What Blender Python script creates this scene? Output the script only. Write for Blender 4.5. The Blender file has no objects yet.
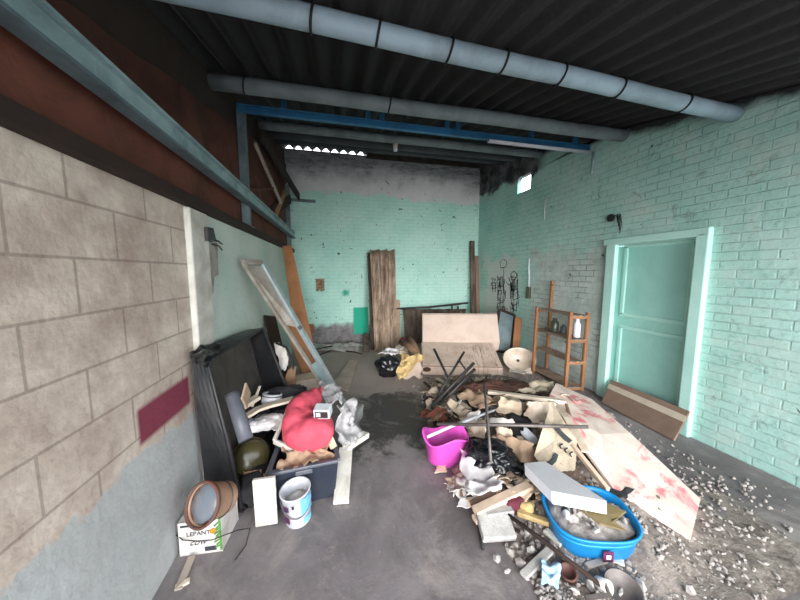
import bpy, bmesh, math, random
from mathutils import Vector, Matrix, Euler, noise as mn
random.seed(7)
S=bpy.context.scene; COL=S.collection
R=math.radians
# ------------------------------------------------ camera
F=277.; YAW=R(12.5); PIT=R(5.7); H=1.55
cam=bpy.data.cameras.new('camera'); camo=bpy.data.objects.new('camera',cam); COL.objects.link(camo)
camo.location=(0,0,H); camo.rotation_euler=(R(90)-PIT,0,-YAW)
cam.sensor_width=36; cam.lens=F/800*36; cam.clip_start=.05
S.camera=camo
_f=Vector((math.sin(YAW)*math.cos(PIT),math.cos(YAW)*math.cos(PIT),-math.sin(PIT)))
_r=Vector((math.cos(YAW),-math.sin(YAW),0)); _u=_r.cross(_f)
def ray(x,y): return _f+_r*((x-400)/F)+_u*((300-y)/F)
def G(x,y,z=0.):                       # a spot at height z
    d=ray(x,y); t=(z-H)/d.z; return Vector((d.x*t,d.y*t,z))
def AY(x,y,Y):                         # a spot in the plane Y
    d=ray(x,y); t=Y/d.y; return Vector((d.x*t,Y,H+d.z*t))
def AX(x,y,X):
    d=ray(x,y); t=X/d.x; return Vector((X,d.y*t,H+d.z*t))
# room
XL,XR,YB,YF=-.9,3.22,6.05,-.7
def rf(y): return 3.2+.245*(y-2.7)
# ------------------------------------------------ materials
class NT:
    def __init__(s,name):
        s.m=bpy.data.materials.new(name); s.m.use_nodes=True; s.t=s.m.node_tree; s.t.nodes.clear()
        s.out=s.n('ShaderNodeOutputMaterial'); s.b=s.n('ShaderNodeBsdfPrincipled'); s.l(s.b.outputs[0],s.out.inputs[0])
        s.co=s.n('ShaderNodeTexCoord').outputs['Object']
    def n(s,t,**k):
        o=s.t.nodes.new(t)
        for a,b in k.items(): setattr(o,a,b)
        return o
    def l(s,a,b): s.t.links.new(a,b)
    def put(s,i,v):
        if isinstance(v,bpy.types.NodeSocket): s.l(v,i)
        else:
            if isinstance(v,(tuple,list)) and len(v)==3 and i.type=='RGBA': v=(*v,1)
            i.default_value=v
    def noise(s,sc,det=4,rough=.55,dist=0,co=None):
        o=s.n('ShaderNodeTexNoise'); o.inputs['Scale'].default_value=sc; o.inputs['Detail'].default_value=det
        o.inputs['Roughness'].default_value=rough; o.inputs['Distortion'].default_value=dist
        s.l(co or s.co,o.inputs['Vector']); return o.outputs['Fac']
    def math(s,op,a,b=0.,c=0.,clamp=False):
        o=s.n('ShaderNodeMath',operation=op,use_clamp=clamp); s.put(o.inputs[0],a); s.put(o.inputs[1],b)
        if len(o.inputs)>2: s.put(o.inputs[2],c)
        return o.outputs[0]
    def step(s,v,lo,hi):
        o=s.n('ShaderNodeMapRange',clamp=True); s.put(o.inputs[0],v); s.put(o.inputs[1],lo); s.put(o.inputs[2],hi); return o.outputs[0]
    def mix(s,f,a,b):
        o=s.n('ShaderNodeMix',data_type='RGBA'); s.put(o.inputs[0],f); s.put(o.inputs[6],a); s.put(o.inputs[7],b); return o.outputs[2]
    def xyz(s,co=None):
        o=s.n('ShaderNodeSeparateXYZ'); s.l(co or s.co,o.inputs[0]); return o.outputs
    def comb(s,x,y,z):
        o=s.n('ShaderNodeCombineXYZ'); s.put(o.inputs[0],x); s.put(o.inputs[1],y); s.put(o.inputs[2],z); return o.outputs[0]
    def bump(s,h,st=.3,d=.01):
        o=s.n('ShaderNodeBump'); o.inputs['Strength'].default_value=st; o.inputs['Distance'].default_value=d
        s.l(h,o.inputs['Height']); s.l(o.outputs[0],s.b.inputs['Normal'])
    def rect(s,a,b,a0,a1,b0,b1,e=.03,j=None):    # soft box mask on two coordinates
        if j is not None:
            a=s.math('ADD',a,j); b=s.math('ADD',b,j)
        m=s.math('MULTIPLY',s.step(a,a0-e,a0+e),s.step(a,a1+e,a1-e))
        return s.math('MULTIPLY',m,s.math('MULTIPLY',s.step(b,b0-e,b0+e),s.step(b,b1+e,b1-e)))
def lin(c): return tuple(((v/255)/12.92 if v/255<=.04045 else ((v/255+.055)/1.055)**2.4) for v in c)
def M(name,c,rough=.75,d=None,amt=.6,sc=5,bump=.25,bs=40,metal=0,alpha=1,lo=.42,hi=.68,trans=0):
    t=NT(name); c=lin(c); d=lin(d) if d else tuple(v*.45 for v in c)
    f=t.math('MULTIPLY',t.step(t.noise(sc,6,.62,.4),lo,hi),amt)
    t.l(t.mix(f,c,d),t.b.inputs['Base Color']); t.b.inputs['Roughness'].default_value=rough
    t.b.inputs['Metallic'].default_value=metal; t.b.inputs['Alpha'].default_value=alpha
    t.b.inputs['Transmission Weight'].default_value=trans
    t.bump(t.noise(bs,5,.6),bump,.01)
    return t.m
mt={}
def D(k,*a,**kw): mt[k]=M(k,*a,**kw)
D('blue_pipe',(160,184,198),.55,d=(105,118,124),sc=3)
D('grey_pipe',(128,140,144),.6,d=(70,76,80),sc=3)
D('dull_pipe',(70,76,80),.7,d=(45,48,50),sc=3)
D('blue_paint',(46,112,156),.5,d=(28,66,96),sc=4)
D('teal_paint_steel',(164,190,194),.5,d=(80,100,108),sc=5)
D('slate_steel',(104,124,130),.55,d=(50,62,68),sc=5)
D('strap',(22,24,26),.6)
D('rust_sheet',(108,62,48),.85,d=(62,34,26),amt=.8,sc=3,bump=.4)
D('dark_wood',(50,35,28),.9,d=(25,20,18),sc=4)
D('black_plastic',(30,31,34),.42,d=(62,62,62),amt=.5,sc=4,bump=.1)
D('black_plastic_dusty',(84,80,76),.6,d=(38,38,38),amt=.7,sc=5,bump=.15)
D('bin_plastic',(38,44,58),.45,d=(66,68,72),amt=.4,sc=4,bump=.06)
D('rim_plastic',(96,100,110),.45,d=(60,64,72),amt=.4,sc=6,bump=.06)
D('red_cloth',(214,84,104),.8,d=(186,70,88),amt=.6,sc=4,bump=.3,bs=80)
D('magenta_plastic',(222,88,192),.38,d=(196,70,168),amt=.5,sc=5,bump=.05)
D('blue_plastic',(22,138,206),.38,d=(18,100,160),amt=.5,sc=4,bump=.05)
D('white_paper',(226,222,218),.85,d=(168,156,145),amt=.5,sc=8,bump=.2)
D('white_plastic',(214,220,228),.5,d=(150,150,155),amt=.5,sc=8,bump=.1)
D('white_board',(222,220,212),.8,d=(150,142,130),amt=.55,sc=6,bump=.2)
D('plaster',(186,184,180),.95,d=(118,112,106),amt=.7,sc=9,bump=.6,bs=25)
D('grey_block',(186,184,182),.95,d=(130,126,120),amt=.6,sc=9,bump=.6,bs=60)
D('rubble',(172,166,162),.95,d=(112,106,102),amt=.8,sc=14,bump=.9,bs=50)
D('rubble_mound',(146,136,128),.98,d=(90,80,74),amt=.9,sc=11,bump=1,bs=40)
D('brick_red',(150,88,70),.95,d=(90,60,50),amt=.7,sc=9,bump=.6)
D('cardboard',(178,156,134),.9,d=(132,110,92),amt=.6,sc=5,bump=.2)
D('cardboard_pale',(216,198,176),.9,d=(174,148,120),amt=.6,sc=5,bump=.2)
D('cardboard_brown',(138,108,84),.9,d=(96,74,58),amt=.6,sc=5,bump=.2)
D('box_brown',(134,112,98),.9,d=(112,92,80),amt=.6,sc=5,bump=.2)
D('tape',(200,188,170),.6,d=(170,155,138))
D('brown_paper',(176,150,126),.9,d=(116,94,78),amt=.6,sc=6,bump=.3)
D('sackcloth',(210,194,172),.95,d=(160,146,124),amt=.7,sc=7,bump=.4,bs=90)
D('sofa_fabric',(196,178,166),.95,d=(160,140,126),amt=.5,sc=4,bump=.25,bs=90)
D('brown_fur',(70,45,36),1,d=(48,28,22),amt=.8,sc=8,bump=.8,bs=60)
D('yellow_cloth',(204,180,128),.9,d=(140,108,60),amt=.6,sc=7,bump=.3)
D('maroon_cloth',(96,36,54),.9,d=(76,28,38),amt=.6,sc=7,bump=.3)
D('lightblue_cloth',(158,192,220),.8,d=(110,140,170),amt=.5,sc=9,bump=.3)
D('dark_cloth',(44,44,48),.9,d=(26,26,28),amt=.6,sc=7,bump=.4)
D('pale_cloth',(226,210,192),.9,d=(176,148,122),amt=.6,sc=7,bump=.3)
D('black_bag',(20,21,25),.28,d=(36,38,44),amt=.5,sc=7,bump=.3,bs=14)
D('film',(222,220,222),.3,d=(196,194,198),amt=.5,sc=8,bump=.5,bs=18,alpha=.42)
D('white_film',(228,226,228),.35,d=(186,182,182),amt=.5,sc=8,bump=.5,bs=18)
D('orange_wood',(168,116,76),.7,d=(120,78,50),amt=.7,sc=3,bump=.3)
D('shelf_wood',(150,106,72),.65,d=(112,76,52),amt=.6,sc=6,bump=.25)
D('shelf_slat',(158,138,122),.75,d=(80,60,48),amt=.6,sc=6,bump=.25)
D('pale_wood',(222,198,176),.8,d=(178,148,124),amt=.5,sc=6,bump=.2)
D('white_wood',(232,218,200),.8,d=(186,168,148),amt=.5,sc=6,bump=.2)
D('grey_board',(184,170,158),.9,d=(118,104,94),amt=.5,sc=5,bump=.2)
D('olive_board',(128,114,78),.85,d=(92,82,56),amt=.5,sc=5,bump=.2)
D('dark_metal',(66,64,66),.5,d=(40,34,32),amt=.6,sc=10,bump=.2,metal=.3)
D('grey_metal',(112,106,104),.5,d=(70,62,58),amt=.6,sc=10,bump=.2,metal=.4)
D('alu',(176,192,196),.4,d=(120,132,136),amt=.5,sc=8,bump=.1,metal=.4)
D('frame_grey',(164,160,152),.6,d=(112,92,76),amt=.7,sc=9,bump=.2)
D('olive_plastic',(74,70,44),.25,d=(40,36,24),amt=.6,sc=5,bump=.1)
D('tan_clay',(182,148,122),.7,d=(120,80,56),amt=.6,sc=9,bump=.3)
D('rust_rim',(96,78,72),.7,d=(130,70,50),amt=.7,sc=12,bump=.3)
D('set_grey',(120,130,142),.3,d=(150,142,138),amt=.7,sc=9,bump=.3,bs=30)
D('tin_white',(214,218,226),.35,d=(180,182,190),amt=.4,sc=7,bump=.05)
D('print_blue',(108,182,222),.4,d=(150,200,230),amt=.5,sc=14,bump=0)
D('print_navy',(40,44,82),.4,d=(150,40,60),amt=.8,sc=30,bump=0)
D('print_dark',(60,62,72),.6,bump=0)
D('print_orange',(208,150,40),.6,bump=0)
D('print_green',(96,150,78),.6,d=(40,70,40),amt=.6,sc=30,bump=0)
D('grey_slab',(184,186,190),.6,d=(160,158,160),amt=.4,sc=5,bump=.1)
D('white_slab',(216,220,228),.6,d=(190,190,198),amt=.4,sc=5,bump=.1)
D('ceramic',(214,202,188),.3,d=(170,150,132),amt=.6,sc=6,bump=.05)
D('brown_pot',(86,54,46),.6,d=(70,42,36),amt=.6,sc=8,bump=.2)
D('glass_green',(58,66,56),.3,d=(90,90,80),amt=.6,sc=8,bump=.05)
D('dark_paint',(26,28,30),.8,bump=0)
D('asbestos',(176,158,140),.95,d=(112,96,82),amt=.8,sc=4,bump=.5)
D('asbestos_dark',(96,84,76),.95,d=(46,40,36),amt=.8,sc=4,bump=.5)
D('roof_sheet',(24,24,26),.95,d=(10,10,12),amt=.7,sc=2,bump=.4)
D('beam_stain',(70,62,56),.9,d=(44,38,34),amt=.7,sc=6,bump=.3)

def brickwork(t,u,v,row=.075,wid=.22):
    b=t.n('ShaderNodeTexBrick'); t.l(t.comb(u,v,0.),b.inputs['Vector'])
    b.inputs['Scale'].default_value=1; b.inputs['Brick Width'].default_value=wid; b.inputs['Row Height'].default_value=row
    b.inputs['Mortar Size'].default_value=.007; b.inputs['Mortar Smooth'].default_value=.5
    return b.outputs['Fac']
def wall_back():
    t=NT('painted_brick_back'); x,y,z=t.xyz(); w=brickwork(t,x,z)
    big=t.noise(1.3,5,.65); med=t.noise(5,6,.65); fine=t.noise(28,5,.6)
    teal=t.mix(t.step(big,.35,.7),lin((190,230,219)),lin((164,216,204)))
    teal=t.mix(t.math('MULTIPLY',t.step(fine,.58,.75),.35),teal,lin((96,140,130)))
    teal=t.mix(t.math('MULTIPLY',w,.2),teal,lin((100,150,140)))
    # sooty bare band under the roof, with a chalky lower edge
    j=t.math('MULTIPLY',t.math('SUBTRACT',t.noise(1.6,6,.7),.5),1.0)
    zz=t.math('ADD',z,j)
    soot=t.mix(t.step(t.noise(3.5,6,.7,1.,t.comb(x,0.,t.math('MULTIPLY',z,4.))),.38,.66),lin((172,176,180)),lin((96,96,102)))
    chalk=t.mix(med,lin((228,228,230)),lin((186,190,192)))
    top=t.mix(t.step(zz,3.4,3.75),chalk,soot)
    c=t.mix(t.step(zz,3.13,3.18),teal,top)
    # worn foot of the wall
    m=t.rect(x,z,-1,1.0,-.2,.42,.05,t.math('MULTIPLY',t.math('SUBTRACT',med,.5),.28))
    foot=t.mix(t.step(t.noise(9,6,.7),.4,.65),lin((140,138,140)),lin((96,90,92)))
    c=t.mix(m,c,foot)
    m=t.rect(x,z,-.82,-.5,.26,.46,.02,t.math('MULTIPLY',t.math('SUBTRACT',med,.5),.2))
    c=t.mix(m,c,lin((140,100,78)))
    # brighter green test square, splash and chipped plaster
    m=t.rect(x,z,.30,.62,.2,.79,.012,t.math('MULTIPLY',t.math('SUBTRACT',fine,.5),.05))
    c=t.mix(m,c,lin((38,172,142)))
    m=t.rect(x,z,.09,.21,1.06,1.17,.03,t.math('MULTIPLY',t.math('SUBTRACT',fine,.5),.12))
    c=t.mix(m,c,lin((44,164,138)))
    m=t.rect(x,z,-.47,-.29,1.16,1.42,.01,t.math('MULTIPLY',t.math('SUBTRACT',fine,.5),.1))
    c=t.mix(m,c,t.mix(t.step(fine,.45,.6),lin((150,118,92)),lin((84,70,58))))
    # small chips
    teal2=t.math('MULTIPLY',t.math('MULTIPLY',t.step(t.noise(4.,7,.8,1.5,t.comb(x,0.,t.math('MULTIPLY',z,2.4))),.56,.66),t.step(z,3.1,3.0)),.45); c=t.mix(teal2,c,lin((130,168,158))); chips=t.math('MULTIPLY',t.step(t.noise(9,3,.6,.6),.69,.71),1.)
    c=t.mix(chips,c,lin((70,84,84)))
    t.l(c,t.b.inputs['Base Color']); t.b.inputs['Roughness'].default_value=.85
    h=t.math('SUBTRACT',t.math('ADD',t.math('MULTIPLY',fine,.5),t.math('MULTIPLY',med,.5)),t.math('MULTIPLY',w,.4)); t.bump(h,.45,.015)
    return t.m
def wall_right():
    t=NT('painted_brick_right'); x,y,z=t.xyz(); w=brickwork(t,y,z)
    big=t.noise(1.1,5,.65); med=t.noise(4,6,.65); fine=t.noise(26,5,.6)
    teal=t.mix(t.step(big,.35,.68),lin((192,230,222)),lin((162,212,202)))
    teal=t.mix(t.math('MULTIPLY',t.step(fine,.55,.75),.35),teal,lin((84,120,114)))
    wn=t.math('MULTIPLY',w,t.step(t.noise(3.,5,.7),.4,.62)); teal=t.mix(t.math('MULTIPLY',wn,.3),teal,lin((80,118,110)))
    teal=t.mix(t.math('MULTIPLY',t.step(t.noise(2.3,7,.75,1.2),.5,.66),.5),teal,lin((204,222,214)))
    teal=t.mix(t.math('MULTIPLY',t.step(t.noise(5.5,7,.8,1.5),.57,.66),.55),teal,lin((112,136,130)))
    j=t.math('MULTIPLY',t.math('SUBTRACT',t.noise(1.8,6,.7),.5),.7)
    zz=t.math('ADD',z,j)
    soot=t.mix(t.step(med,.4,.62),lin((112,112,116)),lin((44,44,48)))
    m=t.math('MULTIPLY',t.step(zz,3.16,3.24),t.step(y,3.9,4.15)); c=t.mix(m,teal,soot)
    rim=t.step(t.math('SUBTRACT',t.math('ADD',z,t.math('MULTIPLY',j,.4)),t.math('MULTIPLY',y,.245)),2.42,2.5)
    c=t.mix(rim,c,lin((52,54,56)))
    # bare grey render low on the wall
    jj=t.math('MULTIPLY',t.math('SUBTRACT',med,.5),.9)
    m=t.rect(y,z,2.6,4.1,-.6,1.85,.12,jj)
    grey=t.mix(t.step(t.noise(7,6,.7),.38,.66),lin((206,216,213)),lin((172,184,181)))
    grey=t.mix(t.math('MULTIPLY',t.math('MULTIPLY',w,t.step(t.noise(2.4,3),.5,.56)),.6),grey,lin((82,86,84)))
    c=t.mix(t.math('MULTIPLY',m,.85),c,grey)
    m=t.rect(y,z,4.55,5.6,.3,1.84,.05,t.math('MULTIPLY',t.math('SUBTRACT',med,.5),.7))
    c=t.mix(m,c,lin((206,212,208)))
    chips=t.step(t.noise(7,3,.6,.6),.71,.73); c=t.mix(chips,c,lin((58,66,66)))
    t.l(c,t.b.inputs['Base Color']); t.b.inputs['Roughness'].default_value=.85
    h=t.math('SUBTRACT',t.math('ADD',t.math('MULTIPLY',fine,.5),t.math('MULTIPLY',med,.9)),t.math('MULTIPLY',w,.5)); t.bump(h,.5,.02)
    return t.m
def wall_left():
    t=NT('washed_plaster_left'); x,y,z=t.xyz()
    big=t.noise(1.4,5,.6); med=t.noise(5,6,.65); fine=t.noise(30,5,.6)
    c=t.mix(t.step(big,.35,.7),lin((222,232,224)),lin((192,216,207)))
    c=t.mix(t.math('MULTIPLY',t.step(fine,.55,.8),.3),c,lin((120,140,134)))
    # lower near part: bare pale brick and stains
    w=brickwork(t,y,z,.2,.4)
    bare=t.mix(t.step(med,.35,.65),lin((222,208,194)),lin((178,160,148)))
    bare=t.mix(t.math('MULTIPLY',w,.5),bare,lin((120,106,96)))
    bare=t.mix(t.rect(y,z,1.42,1.86,.76,.93,.012),bare,lin((134,56,76)))
    bare=t.mix(t.step(t.math('ADD',z,t.math('MULTIPLY',med,.3)),.86,.84),bare,t.mix(med,lin((200,206,206)),lin((160,160,160))))
    c=t.mix(t.step(t.math('ADD',y,t.math('MULTIPLY',fine,.02)),1.96,1.95),c,bare)
    t.l(c,t.b.inputs['Base Color']); t.b.inputs['Roughness'].default_value=.9
    t.bump(t.math('ADD',t.math('MULTIPLY',fine,.4),t.math('MULTIPLY',med,.8)),.5,.02)
    return t.m
def floor_mat():
    t=NT('worn_concrete'); x,y,z=t.xyz()
    big=t.noise(.9,6,.65,.6); med=t.noise(3.2,7,.7,.5); fine=t.noise(35,6,.65)
    c=t.mix(t.step(big,.35,.68),lin((150,144,145)),lin((112,107,110)))
    c=t.mix(t.math('MULTIPLY',t.step(med,.45,.7),.6),c,lin((90,84,86)))
    c=t.mix(t.math('MULTIPLY',t.step(fine,.6,.8),.4),c,lin((205,196,190)))
    c=t.mix(t.math('MULTIPLY',t.step(y,2.6,4.0),.7),c,lin((184,168,158)))  # browner toward the back, and lightened there to make up for weak light
    j=t.math('MULTIPLY',t.math('SUBTRACT',med,.5),1.3)
    wet=t.rect(x,y,.12,.95,2.25,3.35,.08,j); wet=t.math('MULTIPLY',wet,.9)
    c=t.mix(wet,c,lin((56,52,52)))
    wet2=t.math('MULTIPLY',t.rect(x,y,.55,3.4,.5,1.75,.15,j),.45); c=t.mix(wet2,c,lin((84,76,76)))
    dust=t.math('MULTIPLY',t.step(t.noise(2.6,7,.75,.8),.52,.68),.5); c=t.mix(dust,c,lin((180,170,164)))
    t.l(c,t.b.inputs['Base Color']); t.put(t.b.inputs['Roughness'],t.math('SUBTRACT',.85,t.math('MULTIPLY',wet,.35)))
    t.bump(t.math('ADD',t.math('MULTIPLY',fine,.3),med),.35,.02); return t.m
def sofa_mat():
    t=NT('dirty_sofa_seat'); x,y,z=t.xyz()
    n=t.noise(5,6,.65)
    c=t.mix(t.step(n,.4,.7),lin((200,182,168)),lin((174,152,138)))
    st=t.noise(3,4,.7,0,t.comb(t.math('MULTIPLY',x,12.),t.math('MULTIPLY',y,1.2),0.))
    m=t.math('MULTIPLY',t.step(st,.52,.64),t.math('MULTIPLY',t.step(x,-.1,.25),t.step(y,-.62,-.45)))
    c=t.mix(t.math('MULTIPLY',m,.8),c,lin((96,80,72)))
    m=t.math('MULTIPLY',t.step(t.noise(14,3,.6),.66,.72),.35); c=t.mix(m,c,lin((110,92,82)))
    t.l(c,t.b.inputs['Base Color']); t.b.inputs['Roughness'].default_value=.95; t.bump(t.noise(70,4),.2,.01); return t.m
def stained_mat():
    t=NT('pink_stained_sheet'); n=t.noise(3.4,5,.65,.8)
    c=t.mix(t.step(t.noise(5,5),.4,.7),lin((236,220,210)),lin((214,190,178)))
    c=t.mix(t.math('MULTIPLY',t.step(n,.5,.6),.85),c,lin((216,104,116)))
    t.l(c,t.b.inputs['Base Color']); t.b.inputs['Roughness'].default_value=.8; t.bump(t.noise(30,5),.2,.01); return t.m
def streaky(name,a,b):
    t=NT(name); x,y,z=t.xyz(); n=t.noise(1.,5,.7,0,t.comb(t.math('MULTIPLY',x,9.),t.math('MULTIPLY',y,9.),t.math('MULTIPLY',z,.8)))
    c=t.mix(t.step(n,.38,.62),lin(a),lin(b)); c=t.mix(t.math('MULTIPLY',t.step(t.noise(8,6,.7),.5,.7),.5),c,lin((70,60,52)))
    t.l(c,t.b.inputs['Base Color']); t.b.inputs['Roughness'].default_value=.95; t.bump(t.noise(40,5),.4,.01); return t.m
mt['asbestos']=streaky('asbestos',(190,170,150),(112,94,80)); mt['asbestos_dark']=streaky('asbestos_dark',(120,106,94),(64,54,48))
mt['wall_back']=wall_back(); mt['wall_right']=wall_right(); mt['wall_left']=wall_left(); mt['floor']=floor_mat()
mt['sofa_seat']=sofa_mat(); mt['stained']=stained_mat()
# ------------------------------------------------ mesh helpers
class MB:
    def __init__(s): s.v=[]; s.f=[]
    def add(s,vs,fs):
        k=len(s.v); s.v+= [Vector(v) for v in vs]; s.f+=[[i+k for i in f] for f in fs]; return s
    def box(s,c,sz,mat=None):
        hx,hy,hz=[a/2 for a in sz]; c=Vector(c)
        vs=[Vector((x,y,z)) for x in(-hx,hx) for y in(-hy,hy) for z in(-hz,hz)]
        if mat is not None: vs=[mat@v for v in vs]
        return s.add([v+c for v in vs],[(0,1,3,2),(4,6,7,5),(0,4,5,1),(2,3,7,6),(0,2,6,4),(1,5,7,3)])
    def bar(s,a,b,w,t,up=(0,0,1),w2=None):
        a=Vector(a); b=Vector(b); d=(b-a).normalized(); up=Vector(up)
        n=up-d*up.dot(d)
        if n.length<1e-4: n=Vector((1,0,0))-d*d.x
        n.normalize(); q=d.cross(n); w2=w2 or w
        vs=[]
        for p,ww in((a,w),(b,w2)):
            for i,j in((-1,-1),(1,-1),(1,1),(-1,1)): vs.append(p+q*(ww/2*i)+n*(t/2*j))
        return s.add(vs,[(3,2,1,0),(4,5,6,7),(0,1,5,4),(1,2,6,5),(2,3,7,6),(3,0,4,7)])
    def tube(s,pts,r,n=12,r2=None,cap=True):
        pts=[Vector(p) for p in pts]; k=len(pts); vs=[]; prev=None
        for i,p in enumerate(pts):
            d=(pts[min(i+1,k-1)]-pts[max(i-1,0)]).normalized()
            if prev is None:
                a=Vector((0,0,1)) if abs(d.z)<.9 else Vector((1,0,0))
                prev=(a-d*a.dot(d)).normalized()
            prev=(prev-d*prev.dot(d)).normalized(); q=d.cross(prev)
            rr=r if r2 is None else r+(r2-r)*i/(k-1)
            for j in range(n):
                t=2*math.pi*j/n; vs.append(p+prev*math.cos(t)*rr+q*math.sin(t)*rr)
        fs=[(i*n+j,i*n+(j+1)%n,(i+1)*n+(j+1)%n,(i+1)*n+j) for i in range(k-1) for j in range(n)]
        if cap: fs+=[tuple(range(n))[::-1],tuple((k-1)*n+j for j in range(n))]
        return s.add(vs,fs)
    def lathe(s,prof,n=32,mat=None,fx=None):
        vs=[]
        for r,z in prof:
            for j in range(n):
                t=2*math.pi*j/n; v=Vector((r*math.cos(t),r*math.sin(t),z))
                if fx: v=fx(v,t)
                vs.append(mat@v if mat is not None else v)
        k=len(prof)
        fs=[(i*n+j,i*n+(j+1)%n,(i+1)*n+(j+1)%n,(i+1)*n+j) for i in range(k-1) for j in range(n)]
        if prof[0][0]>1e-5: fs.append(tuple(range(n))[::-1])
        if prof[-1][0]>1e-5: fs.append(tuple((k-1)*n+j for j in range(n)))
        return s.add(vs,fs)
    def prism(s,poly,t,mat=None):           # polygon in xy, thickness along z
        n=len(poly); vs=[Vector((x,y,-t/2)) for x,y in poly]+[Vector((x,y,t/2)) for x,y in poly]
        if mat is not None: vs=[mat@v for v in vs]
        return s.add(vs,[tuple(range(n))[::-1],tuple(range(n,2*n))]+[(i,(i+1)%n,n+(i+1)%n,n+i) for i in range(n)])
    def build(s,name,m,parent=None,smooth=False,bevel=0,solid=0,sub=0,fix=True):
        me=bpy.data.meshes.new(name)
        o=bpy.data.objects.new(name,me); COL.objects.link(o)
        vs=s.v; org=Vector((0,0,0))
        if parent is None and getattr(s,'origin',None) is not None: org=s.origin
        me.from_pydata([tuple(v-org) for v in vs],[],s.f); me.update(); o.location=org
        b=bmesh.new(); b.from_mesh(me); bmesh.ops.remove_doubles(b,verts=b.verts,dist=1e-5)
        if fix: bmesh.ops.recalc_face_normals(b,faces=b.faces)
        b.to_mesh(me); b.free()
        me.materials.append(mt[m])
        if smooth:
            for p in me.polygons: p.use_smooth=True
        if solid:
            q=o.modifiers.new('s','SOLIDIFY'); q.thickness=solid; q.offset=0
        if bevel:
            q=o.modifiers.new('b','BEVEL'); q.width=bevel; q.segments=2; q.limit_method='ANGLE'
        if sub:
            q=o.modifiers.new('u','SUBSURF'); q.levels=sub; q.render_levels=sub
        if parent is not None:
            o.parent=parent; o.matrix_parent_inverse=parent.matrix_basis.inverted() if not s.__dict__.get('local') else Matrix()
        return o
def tag(o,label,cat,group=None,kind=None):
    o['label']=label; o['category']=cat
    if group: o['group']=group
    if kind: o['kind']=kind
    return o
def thing(name,label,cat,loc=(0,0,0),rot=(0,0,0),group=None):
    o=bpy.data.objects.new(name,None); COL.objects.link(o); o.location=loc; o.rotation_euler=rot; o.empty_display_size=.05
    return tag(o,label,cat,group)
def L():                                   # a mesh given in its thing's own frame
    m=MB(); m.local=True; return m
def struct(o): o['kind']='structure'; return o
def frame(P,X,Z):                          # matrix with origin P, x towards X, z roughly Z
    x=(Vector(X)).normalized(); z=Vector(Z); z=(z-x*z.dot(x)).normalized(); y=z.cross(x)
    m=Matrix((x,y,z)).transposed().to_4x4(); m.translation=Vector(P); return m
def put(o,mw):
    o.matrix_basis=mw; return o
# ------------------------------------------------ setting
def wall_mesh(axis,pos,th,us,top,zs,holes,name,m):
    """grid wall; holes = (u0,u1,z0,z1); front face at pos, thickness th away from the room"""
    mb=MB(); nz=len(zs)
    def P(u,k,d):
        z=zs[k] if k<nz else top(u)
        return (pos+d,u,z) if axis=='x' else (u,pos+d,z)
    solid={}
    for i in range(len(us)-1):
        for k in range(nz):
            uc=(us[i]+us[i+1])/2; zc=(zs[k]+(zs[k+1] if k+1<nz else zs[k]+.3))/2
            solid[i,k]=not any(h[0]<uc<h[1] and h[2]<zc<h[3] for h in holes)
    for (i,k),sd in solid.items():
        if not sd: continue
        a,b=us[i],us[i+1]
        mb.add([P(a,k,0),P(b,k,0),P(b,k+1,0),P(a,k+1,0)],[(0,1,2,3)]); mb.add([P(a,k,th),P(b,k,th),P(b,k+1,th),P(a,k+1,th)],[(3,2,1,0)])
        if not solid.get((i-1,k)): mb.add([P(a,k,0),P(a,k+1,0),P(a,k+1,th),P(a,k,th)],[(0,1,2,3)])
        if not solid.get((i+1,k)): mb.add([P(b,k,0),P(b,k+1,0),P(b,k+1,th),P(b,k,th)],[(3,2,1,0)])
        if not solid.get((i,k-1)): mb.add([P(a,k,0),P(b,k,0),P(b,k,th),P(a,k,th)],[(3,2,1,0)])
        if not solid.get((i,k+1)): mb.add([P(a,k+1,0),P(b,k+1,0),P(b,k+1,th),P(a,k+1,th)],[(0,1,2,3)])
    return struct(mb.build(name,m))
DY0,DY1,DZ=1.9,2.74,1.86
wall_mesh('x',XR,.09,[YF,1.0,DY0,DY1,4.28,4.64,YB+.15],lambda y:rf(y)-.02,[0,DZ,2.97,3.24],[(DY0,DY1,0,DZ),(4.28,4.64,2.97,3.24)],'wall_right','wall_right')
wall_mesh('y',YB,.06,[XL-.35,XR],lambda x:rf(YB)-.046,[0,3.0],[],'wall_back','wall_back')
wall_mesh('x',XL,-.22,[YF,2.04,YB+.1],lambda y:1.95,[0,1.0],[],'wall_left','wall_left')
m=MB(); m.box((1.2,2.4,-.06),(4.8,7.6,.12)); struct(m.build('floor','floor'))
m=MB(); m.box((1,-6,-.2),(26,9.6,.1)); struct(m.build('ground','floor'))
# corrugated roof
mb=MB(); pitch,amp=.177,.034; nx=int(4.75/pitch*8); vs=[]; x0=-1.3
for yy in (YF,YB+.08):
    for i in range(nx+1):
        x=x0+i*pitch/8; vs.append((x,yy,rf(yy)+.0+amp*math.sin(2*math.pi*i/8)))
fs=[(i,i+1,nx+2+i,nx+1+i) for i in range(nx)]
mb.add(vs,fs); struct(mb.build('ceiling','roof_sheet',smooth=True,solid=.008))
# strip closing the eaves gap right of the open corrugations
mb=MB(); mb.bar((.62,YB-.015,rf(YB)-.03),(XR-.01,YB-.015,rf(YB)-.03),.02,.16,up=(0,0,1)); struct(mb.build('trim_1','beam_stain'))
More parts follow.
